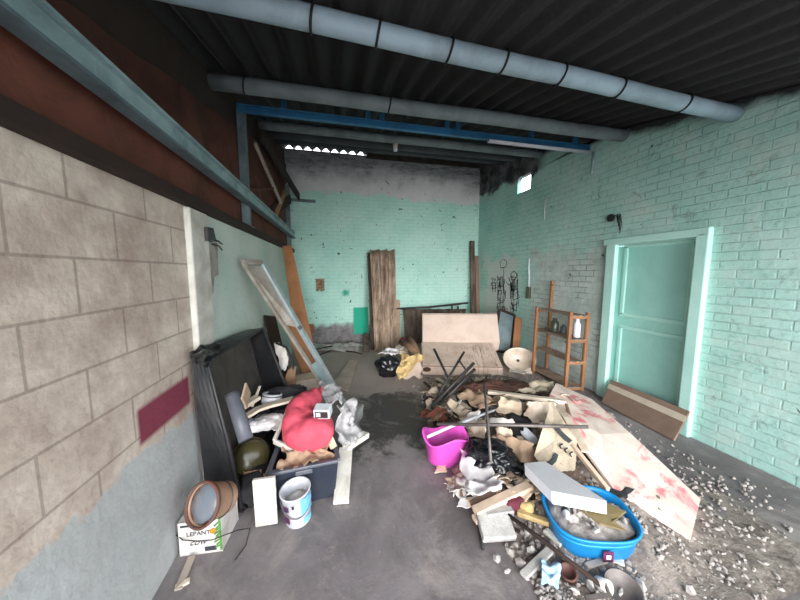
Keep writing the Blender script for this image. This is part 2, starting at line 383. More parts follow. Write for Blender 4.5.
# rusty upper wall on the left: sheets hung outside the low wall
mb=MB(); y=YF; n=60
ys=[YF+(YB-YF)*i/n for i in range(n+1)]; vs=[]
for yy in ys:
    dx=.012*math.sin(yy*2*math.pi/.13)+.01*mn.noise(Vector((yy*1.7,0,3)))
    vs.append((XL-.06+dx,yy,1.96)); vs.append((XL-.06+dx,yy,rf(yy)-.33+.02*mn.noise(Vector((yy*5,1,3)))))
mb.add(vs,[(2*i,2*i+2,2*i+3,2*i+1) for i in range(n)]); struct(mb.build('wall_left_upper','rust_sheet',solid=.006,smooth=True))
mb=MB()
mb.add([(XL-.1,YF,rf(YF)-.42),(XL-.1,YB,rf(YB)-.42),(XL-.1,YB,rf(YB)-.0),(XL-.1,YF,rf(YF)-.0)],[(0,1,2,3)])
struct(mb.build('trim_2','dark_wood',solid=.03))
mb=MB(); mb.bar((XL+.015,YF,1.985),(XL+.015,YB-.02,1.985),.06,.07); struct(mb.build('trim_3','dark_wood',bevel=.006))
mb=MB(); mb.box((XL+.012,2.07,.98),(.04,.24,1.93)); struct(mb.build('trim_5','white_board',bevel=.01))
# jamb and recessed door on the right
mb=MB(); w=.1
mb.box((XR-.02,DY1-.02,DZ/2+.02),(.06,.12,DZ+.04)); mb.box((XR-.02,DY0-.03,DZ/2+.02),(.06,.1,DZ+.04)); mb.box((XR-.02,(DY0+DY1)/2,DZ+.05),(.06,DY1-DY0+.16,.08))
D('mint_plaster',(188,234,225),.8,d=(156,214,203),amt=.5,sc=3,bump=.3)
D('mint_door',(168,222,212),.6,d=(136,200,190),amt=.5,sc=3,bump=.1)
struct(mb.build('trim_4','mint_plaster',bevel=.012))
mb=MB(); mb.box((XR+.12,(DY0+DY1)/2,DZ/2),(.05,DY1-DY0,DZ)); d1=struct(mb.build('door_1','mint_door',bevel=.004))
mb=MB()
for a,b in((.15,.9),(1.05,1.85)):
    for yy in (DY0+.1,DY1-.1): mb.box((XR+.09,yy,(a+b)/2),(.02,.04,b-a))
    for zz in (a,b): mb.box((XR+.09,(DY0+DY1)/2,zz),(.02,DY1-DY0-.16,.04))
mb.build('door_moulding','mint_plaster',d1,bevel=.004)
# graffiti strokes on the pale patch of the right wall
gs=[]
def gp(px,py): p=AX(px,py,XR); return Vector((XR-.004,p.y,p.z))
strokes=[[(500,262),(504,259),(507,262),(506,267),(501,268),(500,262)],[(504,268),(504,274),(503,278)],[(497,276),(499,280),(503,277),(505,280)],
[(498,277),(498,300)],[(501,277),(501,306)],[(504,279),(504,314)],[(499,300),(502,303),(505,300)],[(506,281),(508,284)],[(491,279),(496,279)],[(491,283),(496,283)],[(491,288),(496,288)],[(493,277),(493,290)],
[(511,274),(514,271),(517,274),(516,279),(512,280),(511,274)],[(508,284),(512,286),(519,286)],[(514,280),(514,312)],[(511,286),(513,291),(517,289)],[(510,292),(514,295),(519,291)],[(510,297),(514,300),(520,297)],
[(511,303),(514,306),(519,302)],[(511,308),(517,311)],[(504,306),(508,310)],[(508,277),(512,284)],[(517,280),(518,299)],[(511,282),(511,299)]]
wall_r=bpy.data.objects['wall_right']
rg=random.Random(3)
for (cx0,y0,y1,wd) in ((501.5,277,315,4.5),(514.5,273,313,4.5),(494,278,292,2.5)):
    for k in range(26 if wd>3 else 8):
        x=cx0+rg.uniform(-wd,wd); y=rg.uniform(y0,y1-6); h=rg.uniform(3,11); strokes.append([(x,y),(x+rg.uniform(-1.2,1.2),min(y+h,y1))])
    for k in range(10 if wd>3 else 3):
        y=rg.uniform(y0,y1); x=cx0-wd+rg.uniform(0,2); strokes.append([(x,y),(x+rg.uniform(2,6),y+rg.uniform(-1.5,1.5))])
mb=MB()
for st in strokes:
    for a,b in zip(st,st[1:]): mb.bar(gp(*a),gp(*b),rg.choice((.006,.009,.014)),.003,up=(1,0,0))
mb.build('graffiti','dark_paint',wall_r)
# ------------------------------------------------ roof pipes
def pipe(name,label,Y,r,z,x0,x1,m,straps=(),group=None,sk=0):
    t=thing(name,label,'pipe',(0,0,0),group=group)
    mb=MB(); mb.tube([(x0+(x1-x0)*i/14,Y+sk*(x0+(x1-x0)*i/14)+.002*math.sin(i*1.3),z+.003*math.sin(i*.9)) for i in range(15)],r,20); mb.build('pipe_run',m,t,smooth=True)
    for x in straps:
        mb=MB(); mb.tube([(x+.012*math.sin(a),Y+sk*x+(r+.006)*math.cos(a),z+(r+.006)*math.sin(a)) for a in [i*math.pi/12 for i in range(-24,1)]],.007,6); mb.build('strap','strap',t,smooth=True)
    return t
pipe('roof_pipe','thick pale blue pipe held by black straps, nearest of the roof pipes',1.62,.055,2.84,XL-.09,XR-.01,'blue_pipe',[-.1,.24,.66,1.02,1.45,1.95,2.6],sk=.045)
pipe('roof_pipe','grey blue pipe running right behind the thick strapped pipe',2.7,.062,3.1,XL-.09,XR-.01,'grey_pipe',[-.72,.5])
pipe('roof_pipe','thin grey pipe just behind the bright blue girder',4.05,.055,3.43,XL-.05,XR-.01,'grey_pipe')
pipe('roof_pipe','dull grey pipe second from the back wall',4.6,.055,3.57,XL-.05,XR-.01,'dull_pipe')
pipe('roof_pipe','dark grey pipe nearest the back wall',5.12,.05,3.705,XL-.05,XR-.01,'dull_pipe')
t=thing('blue_girder','bright blue painted steel girder with short uprights under the roof','girder')
mb=MB(); mb.bar((XL-.03,3.16,3.14),(XR-.01,3.16,3.14),.05,.05); mb.bar((XL-.03,3.16,3.172),(XR-.01,3.16,3.172),.08,.012); mb.build('flange','blue_paint',t,bevel=.004)
for x in (-.5,.35,.5,1.25,1.38,2.35,3.0):
    mb=MB(); mb.bar((x,3.16,3.175),(x,3.16,rf(3.16)-.05),.05,.05,up=(0,1,0)); mb.build('upright','blue_paint',t)
mb=MB(); mb.tube([(1.75,3.08,3.075),(3.2,3.08,3.075)],.013,8); mb.tube([(1.75,3.12,3.075),(3.2,3.12,3.075)],.01,8); mb.build('conduit','tin_white',t,smooth=True)
mb=MB(); mb.tube([(3.19,3.06,3.07),(3.19,3.06,2.8)],.016,8); tag(mb.build('wall_conduit','teal_paint_steel',smooth=True),'short vertical conduit dropping from the blue girder on the right wall','conduit')
# ------------------------------------------------ left steelwork
t=thing('steel_rail','pale blue steel rail running along the brown sheets on the left wall','rail')
mb=MB(); X0=XL+.03
mb.bar((X0,YF,2.28),(X0,5.95,2.28),.05,.10); mb.build('web','teal_paint_steel',t,bevel=.004)
mb=MB(); mb.bar((X0+.02,YF,2.335),(X0+.02,5.95,2.335),.06,.014); mb.build('top_flange','teal_paint_steel',t)
mb=MB(); mb.bar((X0+.02,YF,2.228),(X0+.02,5.95,2.228),.07,.014); mb.build('bottom_flange','slate_steel',t)
for y,lb in((3.2,'slate blue steel post behind the rail, nearer of two on the left wall'),(5.75,'slate blue steel post in the back left corner above the plaster')):
    t=thing('steel_post',lb,'post')
    mb=MB(); mb.bar((XL-.01,y,2.0),(XL-.01,y,rf(y)-(.16 if y<4 else .75)),.075,.06,up=(0,1,0)); mb.build('column','slate_steel',t,bevel=.004)
    mb=MB(); mb.box((XL+.005,y,2.02),(.08,.13,.012)); mb.build('foot_plate','slate_steel',t)
mb=MB(); mb.bar((XL+.02,5.98,2.98),(-.42,5.98,2.97),.06,.05); tag(mb.build('bracket_bar','slate_steel',bevel=.004),'short dark bracket bar on the back wall above the corner post','bracket')
for a,b,w,lb,mm in(((-.93,4.5,2.45),(-.84,5.6,2.9),.16,'dark roof timber slanting across the rusty sheets near the corner','dark_wood'),
                ((-.92,3.7,3.05),(-.84,4.7,2.62),.05,'thin pale batten slanting over the rusty sheets','grey_board'),
                ((-.9,3.9,3.25),(-.72,5.9,3.02),.14,'dark broken timber hanging under the roof in the back left corner','dark_wood'),
                ((-.91,4.6,2.42),(-.87,5.2,2.9),.12,'orange brown plank fixed upright on the rusty sheets','orange_wood'),
                ((-.92,3.3,2.42),(-.88,4.4,2.75),.035,'thin rusty rod slanting between post and roof timber','rust_sheet')):
    mb=MB(); mb.bar(a,b,w,.03,up=(1,0,0)); tag(mb.build('loose_timber' if w>.04 else 'rusty_rod',mm,bevel=.004),lb,'timber' if w>.04 else 'rod')
# lamp holder under the back pipes
t=thing('lamp_holder','small pale lamp holder hanging from a roof pipe','lamp',(.83,4.05,3.38))
m=L(); m.lathe([(0,.0),(.03,0),(.035,-.03),(.03,-.06)],16); m.build('socket','ceramic',t,smooth=True)
m=L(); m.lathe([(.02,-.055),(.032,-.08),(.03,-.11),(0,-.125)],16); m.build('bulb','tin_white',t,smooth=True)
# wall fittings, right
t=thing('junction_box','round black junction box high on the wall by the doorway','junction box',(XR,2.78,2.2),(0,R(-90),0))
m=L(); m.lathe([(0,0),(.045,0),(.045,.02),(.03,.03),(0,.03)],20); m.build('housing','black_plastic',t,smooth=False)
mb=MB()
for k in range(4):
    mb.tube([(XR-.015,2.72-.02*k,2.22+.01*math.sin(k)),(XR-.04,2.68-.02*k,2.2-.03*k),(XR-.03,2.67-.01*k,2.12-.04*k)],.005,6)
tag(mb.build('loose_wires','strap',smooth=True),'tuft of loose black wires beside the round junction box','wires')
t=thing('light_switch','dark switch box at the foot of the white conduit on the right wall','switch',(XR-.015,4.19,1.2))
m=L(); m.box((0,0,0),(.04,.09,.2)); m.build('case','olive_plastic',t,bevel=.006)
m=L(); m.tube([(0,0,.1),(0,0.0,.3),(.005,.03,.42),(.005,.03,.6)],.012,8); m.build('cable_duct','tin_white',t,smooth=True)
mb=MB(); mb.tube([(XR-.01,3.9,2.38),(XR-.012,3.9,2.75)],.008,6); tag(mb.build('wall_wire','tin_white',smooth=True),'thin white wire stapled straight down the teal wall','wire')
# grey switch plate and hanging plaster on left wall
t=thing('fuse_panel','torn grey fuse panel hanging on the left plaster wall','fuse panel')
def lw(px,py,d=.02): p=AX(px,py,XL+d); return p
mb=MB(); P=[lw(205,242),lw(216,243),lw(217,275),lw(213,277),lw(212,292),lw(209,300),lw(206,288)]
n=len(P); mb.add(P,[tuple(range(n))]); mb.build('backing','frame_grey',t,solid=.02)
mb=MB(); P=[lw(205,227,.04),lw(211,228,.04),lw(214,240,.04),lw(206,241,.04)]; mb.add(P,[(0,1,2,3)]); mb.build('meter_plate','dark_metal',t,solid=.03)
mb=MB(); mb.tube([lw(213,240,.04),lw(218,241,.07),lw(222,244,.05)],.006,6); mb.tube([lw(212,244,.04),lw(219,246,.06),lw(222,250,.05)],.005,6); mb.build('wire_stub','strap',t,smooth=True)
# ------------------------------------------------ generic loose stuff
def Pt(p): return p if isinstance(p,Vector) else G(*p)
def board(name,label,cat,m,a,b,w,t,up=(0,0,1),w2=None,bev=.004,group=None):
    a=Vector(a); b=Vector(b); mb=MB(); mb.origin=(a+b)/2; mb.bar(a,b,w,t,up,w2)
    return tag(mb.build(name,m,bevel=bev),label,cat,group)
def rod(name,label,cat,m,pts,r,group=None,n=8):
    mb=MB(); mb.origin=Vector(pts[0]); mb.tube(pts,r,n); return tag(mb.build(name,m,smooth=True),label,cat,group)
def sheet(q,amp=.03,fr=4,n=14,seed=0,ragged=.0,crease=.5,sag=0.,mb=None):
    """crumpled sheet spanning four corners"""
    q=[Vector(p) for p in q]; mb=mb or MB(); nrm=(q[1]-q[0]).cross(q[3]-q[0]).normalized()
    if nrm.z<0: nrm=-nrm
    mb.origin=sum(q,Vector())/4; sv=Vector((seed*7.3,seed*3.1,seed*1.7)); vs=[]
    for j in range(n+1):
        for i in range(n+1):
            u,v=i/n,j/n
            if ragged:
                e=ragged*mn.noise(Vector((u*3+seed,v*3,seed*2)))
                e2=ragged*mn.noise(Vector((v*3+seed,u*3,seed*5)))
                u2=u+e*(abs(2*u-1)**3); v2=v+e2*(abs(2*v-1)**3)
            else: u2,v2=u,v
            p=(q[0]*(1-u2)+q[1]*u2)*(1-v2)+(q[3]*(1-u2)+q[2]*u2)*v2
            s=p*fr+sv; h=mn.noise(s)+crease*(.5-abs(mn.noise(s*1.7)))*1.2+.35*mn.noise(s*3.3)
            p=p+nrm*(amp*h)+Vector((0,0,-sag*4*u*(1-u)*v*(1-v)*2))
            p+=Vector((mn.noise(s+Vector((9,0,0))),mn.noise(s+Vector((0,9,0))),0))*amp*.5
            vs.append(p)
    mb.add(vs,[(j*(n+1)+i,j*(n+1)+i+1,(j+1)*(n+1)+i+1,(j+1)*(n+1)+i) for j in range(n) for i in range(n)]); return mb
def crump(name,label,cat,m,q,amp=.03,th=.004,fr=4,n=14,seed=0,ragged=.22,floor=.004,sag=0,group=None,parent=None,crease=.8,smooth=True):
    mb=sheet([Pt(p) for p in q],amp,fr,n,seed,ragged,crease,sag)
    for v in mb.v:
        if v.z<floor: v.z=floor
    o=mb.build(name,m,parent,smooth=smooth,solid=th,fix=False)
    return tag(o,label,cat,group) if parent is None else o
def blobmesh(c,r,amp=.25,fr=2.5,seed=0,sub=4,rot=0,floor=.0,fold=0.,mb=None):
    b=bmesh.new(); bmesh.ops.create_icosphere(b,subdivisions=sub,radius=1); mb=mb or MB()
    c=Vector(c); mb.origin=Vector(c); sv=Vector((seed*5.1,seed*2.3,seed)); rm=Matrix.Rotation(rot,3,'Z')
    vs=[]
    for v in b.verts:
        p=v.co.copy(); h=1+amp*mn.noise(p*fr*.6+sv)+amp*.5*mn.noise(p*fr*1.6+sv)-fold*abs(mn.noise(p*fr*1.3+sv*2))
        p=p*h; p=rm@Vector((p.x*r[0],p.y*r[1],p.z*r[2]))+c
        if floor is not None and p.z<floor: p.z=floor+.002*(p.z-floor)
        vs.append(p)
    mb.add(vs,[[v.index for v in f.verts] for f in b.faces]); b.free(); return mb
def blob(name,label,cat,m,c,r,amp=.25,fr=2.5,seed=0,sub=4,rot=0,floor=.0,fold=0.,group=None,smooth=True,parent=None):
    o=blobmesh(Pt(c),r,amp,fr,seed,sub,rot,floor,fold).build(name,m,parent,smooth=smooth,fix=False)
    return tag(o,label,cat,group) if parent is None else o
exec_parts=[]
# ================================================ LEFT SIDE
# black tub standing on edge against the left wall
t=thing('black_tub','large shallow black plastic tub stood on edge against the left wall','tub',(-.75,2.3,0))
Rm=[G(243,512,.02),Vector((-.40,2.74,.02)),AY(263,328,2.78),AY(207,361,1.9)]
Bs=[G(208,508,.02),Vector((-.66,2.82,.02)),Vector((-.86,2.88,1.0)),AX(191,352,-.86)]
def patch(A,B,C_,D_,nu,nv,mb,fn=None):
    vs=[]
    for j in range(nv+1):
        for i in range(nu+1):
            u,v=i/nu,j/nv; p=(A*(1-u)+B*u)*(1-v)+(D_*(1-u)+C_*u)*v
            vs.append(fn(p,u,v) if fn else p)
    mb.add(vs,[(j*(nu+1)+i,j*(nu+1)+i+1,(j+1)*(nu+1)+i+1,(j+1)*(nu+1)+i) for j in range(nv) for i in range(nu)])
nb=(Bs[1]-Bs[0]).cross(Bs[3]-Bs[0]).normalized()
if nb.x<0: nb=-nb
mb=MB(); patch(Bs[0],Bs[1],Bs[2],Bs[3],48,24,mb,lambda p,u,v:p+nb*(.002*(abs((u*12)%1-.5)<.25)+.01*mn.noise(p*2))); mb.build('tub_floor','black_plastic_dusty',t,solid=.008,smooth=True)
mb=MB()
for k in range(4): patch(Bs[k],Bs[(k+1)%4],Rm[(k+1)%4],Rm[k],8,4,mb)
mb.build('tub_side','black_plastic',t,solid=.01)
mb=MB(); rp=[]
for k in range(4):
    a,b=Rm[k],Rm[(k+1)%4]; rp+=[a.lerp(b,.04),a.lerp(b,.5)+Vector((.01,0,0)),a.lerp(b,.96)]
mb.tube(rp+[rp[0]],.014,8); mb.build('rim','black_plastic',t,smooth=True)
crump('black_sheeting','crumpled black plastic sheeting lying over the top edge of the black tub','sheeting','black_bag',[AX(189,356,-.84),AX(207,368,-.7),AX(224,343,-.8),AX(203,345,-.88)],.03,.004,9,16,3)
# storage bin
t=thing('storage_bin','dark navy plastic storage bin filled with junk under the red cushion','bin',G(305,480))
top=[G(268,474,.28),G(338,460,.28),G(331,432,.28),G(280,442,.28)]
cen=sum(top,Vector())/4; base=[Vector((cen.x+(p.x-cen.x)*.86,cen.y+(p.y-cen.y)*.86,0.004)) for p in top]
mb=MB()
for k in range(4): patch(base[k],base[(k+1)%4],top[(k+1)%4],top[k],10,6,mb,lambda p,u,v:p)
mb.add(base,[(0,1,2,3)]); mb.build('bin_body','bin_plastic',t,solid=.006)
mb=MB()
for k in range(4):
    a,b=top[k],top[(k+1)%4]; mb.bar(a,b,.035,.022)
mb.build('rim','rim_plastic',t,bevel=.006)
mb=MB(); a=top[0].lerp(top[1],.38); b=top[0].lerp(top[1],.62); o=Vector((0,-.02,-.02)); mb.bar(a+o,b+o,.02,.03); mb.build('handle','rim_plastic',t,bevel=.005)
# what fills the bin
crump('brown_paper','crumpled brown wrapping paper at the front of the navy bin','paper','brown_paper',[(282,472,.27),(332,460,.27),(330,440,.34),(284,446,.33)],.06,.003,9,20,5,crease=1)
board('edged_board','white edged framed panel wedged in the left of the navy bin','frame','white_board',G(274,441,.36),G(304,455,.31),.02,.035)
board('edged_board','dark panel with white edge leaning beside the red cushion in the bin','panel','white_board',G(274,441,.37),G(289,408,.5),.02,.03)
board('cardboard_flap','tan cardboard flap standing at the right end of the navy bin','cardboard','cardboard_pale',G(334,448,.3),G(329,436,.36),.05,.01,up=(0,1,0))
# red cushion
mb=blobmesh(G(309,433,.41),(.17,.12,.12),.15,2.,4,4,0,None)
o1=mb.origin
for (x,y,z,r0,r1,r2) in ((300,424,.44,.13,.13,.13),(316,428,.42,.14,.11,.09),(300,412,.48,.11,.12,.12),(306,404,.51,.10,.11,.10),(313,397,.53,.075,.1,.075),(320,391,.54,.035,.06,.035)):
    blobmesh(G(x,y,z),(r0,r1,r2),.12,1.6,8,3,0,None,mb=mb)
mb.origin=o1
o=mb.build('red_cushion','red_cloth',None,smooth=True,fix=False); q=o.modifiers.new('r','REMESH'); q.mode='VOXEL'; q.voxel_size=.011; q.use_smooth_shade=True
q=o.modifiers.new('c','SMOOTH'); q.iterations=16; q.factor=.7
tx=bpy.data.textures.new('folds','CLOUDS'); tx.noise_scale=.16
q=o.modifiers.new('d','DISPLACE'); q.texture=tx; q.strength=.05; q.mid_level=.5
tag(o,'crumpled red cushion sagging on top of the navy bin','cushion')
# white crumpled plastic, little box and film on its right
crump('white_plastic_sheet','crumpled white plastic behind the small grey box on the red cushion','plastic','film',[(314,398,.5),(342,406,.46),(340,388,.5),(322,384,.5)],.05,.003,12,18,6,crease=1)
t=thing('electronics_box','small grey box with a dark glassy front lying on the red cushion','box',G(323,411,.56),(R(12),0,R(-14)))
m=L(); m.box((0,0,0),(.115,.08,.075)); m.build('case','white_plastic',t,bevel=.006)
m=L(); m.box((0,-.042,.0),(.09,.006,.05)); m.build('front_window','dark_metal',t,bevel=.002)
m=L(); m.box((-.02,-.046,.004),(.03,.004,.03)); m.build('dial','tin_white',t)
crump('plastic_film','cloudy clear plastic film hanging between the grey box and the white plank','plastic','film',[(338,452,.2),(358,440,.14),(352,398,.4),(334,404,.48)],.07,.0015,10,22,9,crease=1,ragged=.25)
crump('plastic_film','cloudy plastic film spread on the floor beside the damp patch','plastic','film',[(348,432,.02),(360,428,.02),(364,405,.02),(352,402,.05)],.03,.0015,10,14,12,crease=1,ragged=.3)
board('plaster_plank','white plaster-covered plank standing askew by the right side of the navy bin','plank','white_board',G(341,503,.02),G(346,448,.14),.105,.03)
board('plank_offcut','short thick white plank end poking out right of the plastic film','plank','white_board',G(346,447,.17),G(366,434,.14),.075,.045,bev=.006)
board('white_board','tall off-white board leaning on the bin between the olive drum and paint bucket','board','white_board',G(267,524,.012),G(264,478,.33),.125,.022,up=(0,-1,.2))
# paint bucket
def bucket(name,label,cat,loc,rot,r,h,m,inner,group=None,handle=True,fill=.75,taper=.88):
    t=thing(name,label,cat,loc,rot,group)
    m1=L(); m1.lathe([(0,0),(r*taper-.004,0),(r*taper,.006),(r,h-.01),(r+.006,h-.006),(r+.006,h),(r-.004,h),(r*taper-.004,.01),(0,.01)],36); m1.build('shell',m,t,smooth=True)
    m1=L(); rr=r*(taper+(1-taper)*fill)-.005
    m1.lathe([(0,h*fill+.01),(rr*.5,h*fill+.006),(rr,h*fill),(rr,h*fill-.02),(0,h*fill-.02)],28,fx=lambda v,a:v+Vector((0,0,.004*mn.noise(v*22)))); m1.build('dried_contents',inner,t,smooth=True)
    m1=L()
    if handle:
        m1.tube([(r*math.cos(a)*1.04,-r*.9*math.sin(a)*1.1-.004,h*.82-h*.42*math.sin(a)) for a in [i*math.pi/14 for i in range(15)]],.003,6); m1.build('wire_handle','grey_metal',t,smooth=True)
    return t
t=bucket('paint_bucket','white paint bucket with blue and red print standing before the navy bin','paint bucket',G(299,518),(R(5),R(-4),R(10)),.086,.225,'tin_white','white_board',fill=.62)
def wrap(t,a0,a1,z0,z1,m,name,r0=.081,k=.046,off=.002):
    m1=L(); n=14; vs=[]
    for j in range(2):
        z=z0+(z1-z0)*j
        for i in range(n+1):
            a=R(a0+(a1-a0)*i/n); r=r0+k*z+off; vs.append((r*math.cos(a),r*math.sin(a),z))
    m1.add(vs,[(i,i+1,n+2+i,n+1+i) for i in range(n)]); return m1.build(name,m,t,solid=.001)
wrap(t,-75,-20,.10,.21,'print_blue','blue_print'); wrap(t,-70,-30,.03,.07,'print_blue','blue_print')
wrap(t,-150,-122,.14,.175,'print_navy','lettering'); wrap(t,-150,-125,.05,.115,'print_navy','lettering'); wrap(t,-108,-100,.165,.185,'dark_paint','cap_print')
# carton with print
a=G(180,557); b=G(223,551); ht=AY(180,523,a.y).z
ex=(b-a).normalized(); ey=Vector((-ex.y,ex.x,0)); W=(b-a).length
t=thing('printed_carton','white printed carton box holding up the rusty bucket by the left wall','box',a,(0,0,math.atan2(ex.y,ex.x)))
Dp=.2
m=L(); m.box((W/2,Dp/2,.006),(W,Dp,.008)); m.box((W/2,.002,ht/2),(W,.004,ht)); m.box((W/2,Dp-.002,ht/2),(W,.004,ht)); m.box((.002,Dp/2,ht/2),(.004,Dp,ht)); m.box((W-.002,Dp/2,ht/2),(.004,Dp,ht)); m.box((W/2,Dp/2,ht-.004),(W-.012,Dp-.01,.006)); m.build('carton_wall','white_paper',t,bevel=.002)
def text(body,size,loc,rot,m,parent,name='lettering',scale=(1,1,1),shear=0):
    cu=bpy.data.curves.new(name,'FONT'); cu.body=body; cu.size=size; cu.extrude=.0008; cu.shear=shear
    o=bpy.data.objects.new(name+'_t',cu); COL.objects.link(o); dg=bpy.context.evaluated_depsgraph_get()
    me=bpy.data.meshes.new_from_object(o.evaluated_get(dg)); bpy.data.objects.remove(o)
    o=bpy.data.objects.new(name,me); COL.objects.link(o); me.materials.clear(); me.materials.append(mt[m])
    o.parent=parent; o.location=loc; o.rotation_euler=rot; o.scale=scale; return o
text('LEPANT',.034,(.04,-.0015,ht*.58),(R(90),0,0),'print_dark',t)
m=L(); m.lathe([(.009,0),(.016,0),(.016,.002),(.009,.002),(.009,0)],20,Matrix.Translation((W*.80,-.0015,ht*.66))@Matrix.Rotation(R(90),4,'X')); m.build('orange_ring_logo','print_orange',t)
m=L(); m.box((W*.3,-.001,ht*.88),(W*.48,.002,.01)); m.build('title_line','print_dark',t)
text('cow',.05,(.05,-.0015,ht*.30),(R(90),0,0),'print_dark',t,shear=.5)
m=L(); m.box((W*.72,-.001,ht*.14),(W*.27,.002,.026)); m.build('grey_label','print_dark',t)
m=L()
for k in range(9): m.bar((W*.84+.006*math.sin(k*2),-.001,ht*(.15+.08*k)),(W*.95+.004*math.cos(k),-.001,ht*(.22+.085*k)),.003,.009,up=(0,0,1))
m.build('leaf_print','print_green',t)
m=L(); m.bar((W*.97,-.0012,.01),(W*.97,-.0012,ht),.012,.002,up=(0,1,0)); m.build('green_edge','print_green',t)
rod('loose_wire','thin dark wire looping over the front of the printed carton','wire','strap',[G(176,535,.12),G(183,540,.11),G(197,541,.10),G(212,540,.11),G(222,536,.13),G(238,530,.10),G(250,528,.01),G(246,545,.006),G(235,560,.006)],.0025)
# rusty bucket on the carton
c=G(213,501,ht+.13); ax=Vector((-.42,-.72,.42)).normalized(); mw=frame(c-ax*.09,ax.cross(Vector((0,0,1))),ax)
t=bucket('rusty_bucket','rusty tan bucket with hardened grey filling tipped on the printed carton','bucket',mw.to_translation(),mw.to_euler(),.098,.155,'tan_clay','set_grey',handle=False,fill=.9,taper=.8)
m=L(); m.lathe([(.094,.14),(.104,.14),(.108,.158),(.102,.166),(.093,.158),(.094,.14)],36); m.build('rusty_rim','rust_rim',t,smooth=True)
m=L(); m.tube([(.088*math.cos(a),.088*math.sin(a),.05) for a in [i*math.pi/18 for i in range(37)]],.003,5,cap=False); m.build('dark_band','dark_metal',t)
board('floor_strip','pale wooden strip lying by the foot of the left wall below the carton','strip','grey_board',G(178,590,.008),G(192,556,.02),.035,.012)
board('floor_strip','short white strip at the lower left end of the floor','strip','white_wood',G(175,588,.008),G(190,580,.012),.03,.012)
# olive drum
c=G(252,458,.24); ax=Vector((.35,-.75,.35)).normalized(); mw=frame(c-ax*.07,ax.cross(Vector((0,0,1))),ax)
t=thing('olive_drum','dark olive plastic drum lying in front of the black tub','drum',mw.to_translation(),mw.to_euler())
m=L(); m.lathe([(0,-.10),(.07,-.095),(.11,-.06),(.125,0),(.122,.05),(.105,.085),(.07,.105),(.03,.112),(0,.113)],40); m.build('drum_body','olive_plastic',t,smooth=True)
m=L(); m.lathe([(.118,.0),(.128,.004),(.128,.02),(.118,.024),(.118,0)],36); m.build('drum_ring','olive_board',t,smooth=True)
# junk between tub and bin
crump('brown_rag','dull brown rag bunched under the olive drum','rag','cardboard_brown',[(246,492,.1),(266,484,.1),(262,470,.2),(244,470,.2)],.04,.004,9,14,21)
blob('dark_bundle','dark bundle of cloth packed under the olive drum','bundle','dark_cloth',(255,482,.1),(.12,.16,.10),.3,3,31)
t=thing('gutter_piece','rounded grey plastic gutter piece standing inside the black tub','gutter',(0,0,0))
p0=G(232,404,.72); p1=G(243,455,.32); p0=AX(232,394,-.68); p1=AX(246,440,-.56)
mb=MB(); mb.tube([p0,p0.lerp(p1,.1),p0.lerp(p1,.5),p1],.042,20,.04); mb.build('gutter_body','rim_plastic',t,smooth=True)
board('orange_board','small orange brown board propped behind the white strips in the tub','board','cardboard',AX(244,404,-.55),AX(248,388,-.55),.12,.012,up=(1,0,0))
t=thing('tin_can','round pale grey tin among the strips in front of the black tub','tin',G(271,396,.52)+Vector((0,0,-.06)),(R(-12),R(8),0))
m=L(); m.lathe([(0,0),(.075,0),(.078,.01),(.078,.07),(.08,.075),(.072,.078),(.07,.06),(0,.06)],28); m.build('tin_body','white_plastic',t,smooth=True)
m=L(); m.lathe([(.078,.055),(.081,.058),(.081,.064),(.078,.066),(.078,.055)],28); m.build('tin_band','grey_metal',t)
mb=MB(); pts=[G(247,416,.46),G(258,409,.49),G(270,405,.5),G(282,402,.5),G(293,399,.5)]; mb.origin=pts[0]
for p,q in zip(pts,pts[1:]): mb.bar(p,q+(q-p)*.04,.07,.022)
tag(mb.build('curved_strip','white_wood',bevel=.003),'curved thick white strip lying across the junk left of the red cushion','strip')
board('white_block','short white wooden block propped under the curved white strip','block','white_wood',G(242,407,.5),G(258,397,.52),.07,.03)
board('thin_batten','thin white batten standing up between the tin and the orange board','batten','white_wood',G(252,407,.48),G(260,386,.58),.022,.012)
blob('white_bag','bluish white plastic bag stuffed under the curved white strip','bag','white_film',(265,423,.4),(.135,.07,.055),.3,3,17,4,R(25),None,.2)
crump('grey_sheet','grey plastic sheet curled beside the white bag','sheet','rim_plastic',[(241,436,.32),(250,430,.36),(262,415,.44),(250,420,.46)],.03,.004,9,12,11)
crump('dark_cloth','dark cloth tucked below the curved white strip','cloth','dark_cloth',[(244,430,.34),(278,424,.36),(284,410,.44),(250,412,.42)],.04,.004,8,14,14)
crump('white_paper','sheet of white paper crumpled next to the white bag','paper','white_paper',[(268,432,.38),(286,430,.38),(288,414,.44),(272,416,.42)],.03,.002,10,12,15)
blob('black_duffel','black rolled cloth lying behind the red cushion','bundle','dark_cloth',(282,392,.5),(.2,.06,.045),.35,4,19,4,R(10),None,.15)
t=thing('carton_box','beige cardboard box behind the black rolled cloth','box',G(304,386,.12),(0,0,R(15)))
m=L(); m.box((0,0,.0),(.42,.25,.24)); m.build('box_side','grey_board',t,bevel=.006)
m=L(); m.box((.05,-.05,.135),(.3,.18,.008),Matrix.Rotation(R(8),3,'X')); m.build('box_flap','cardboard_pale',t)
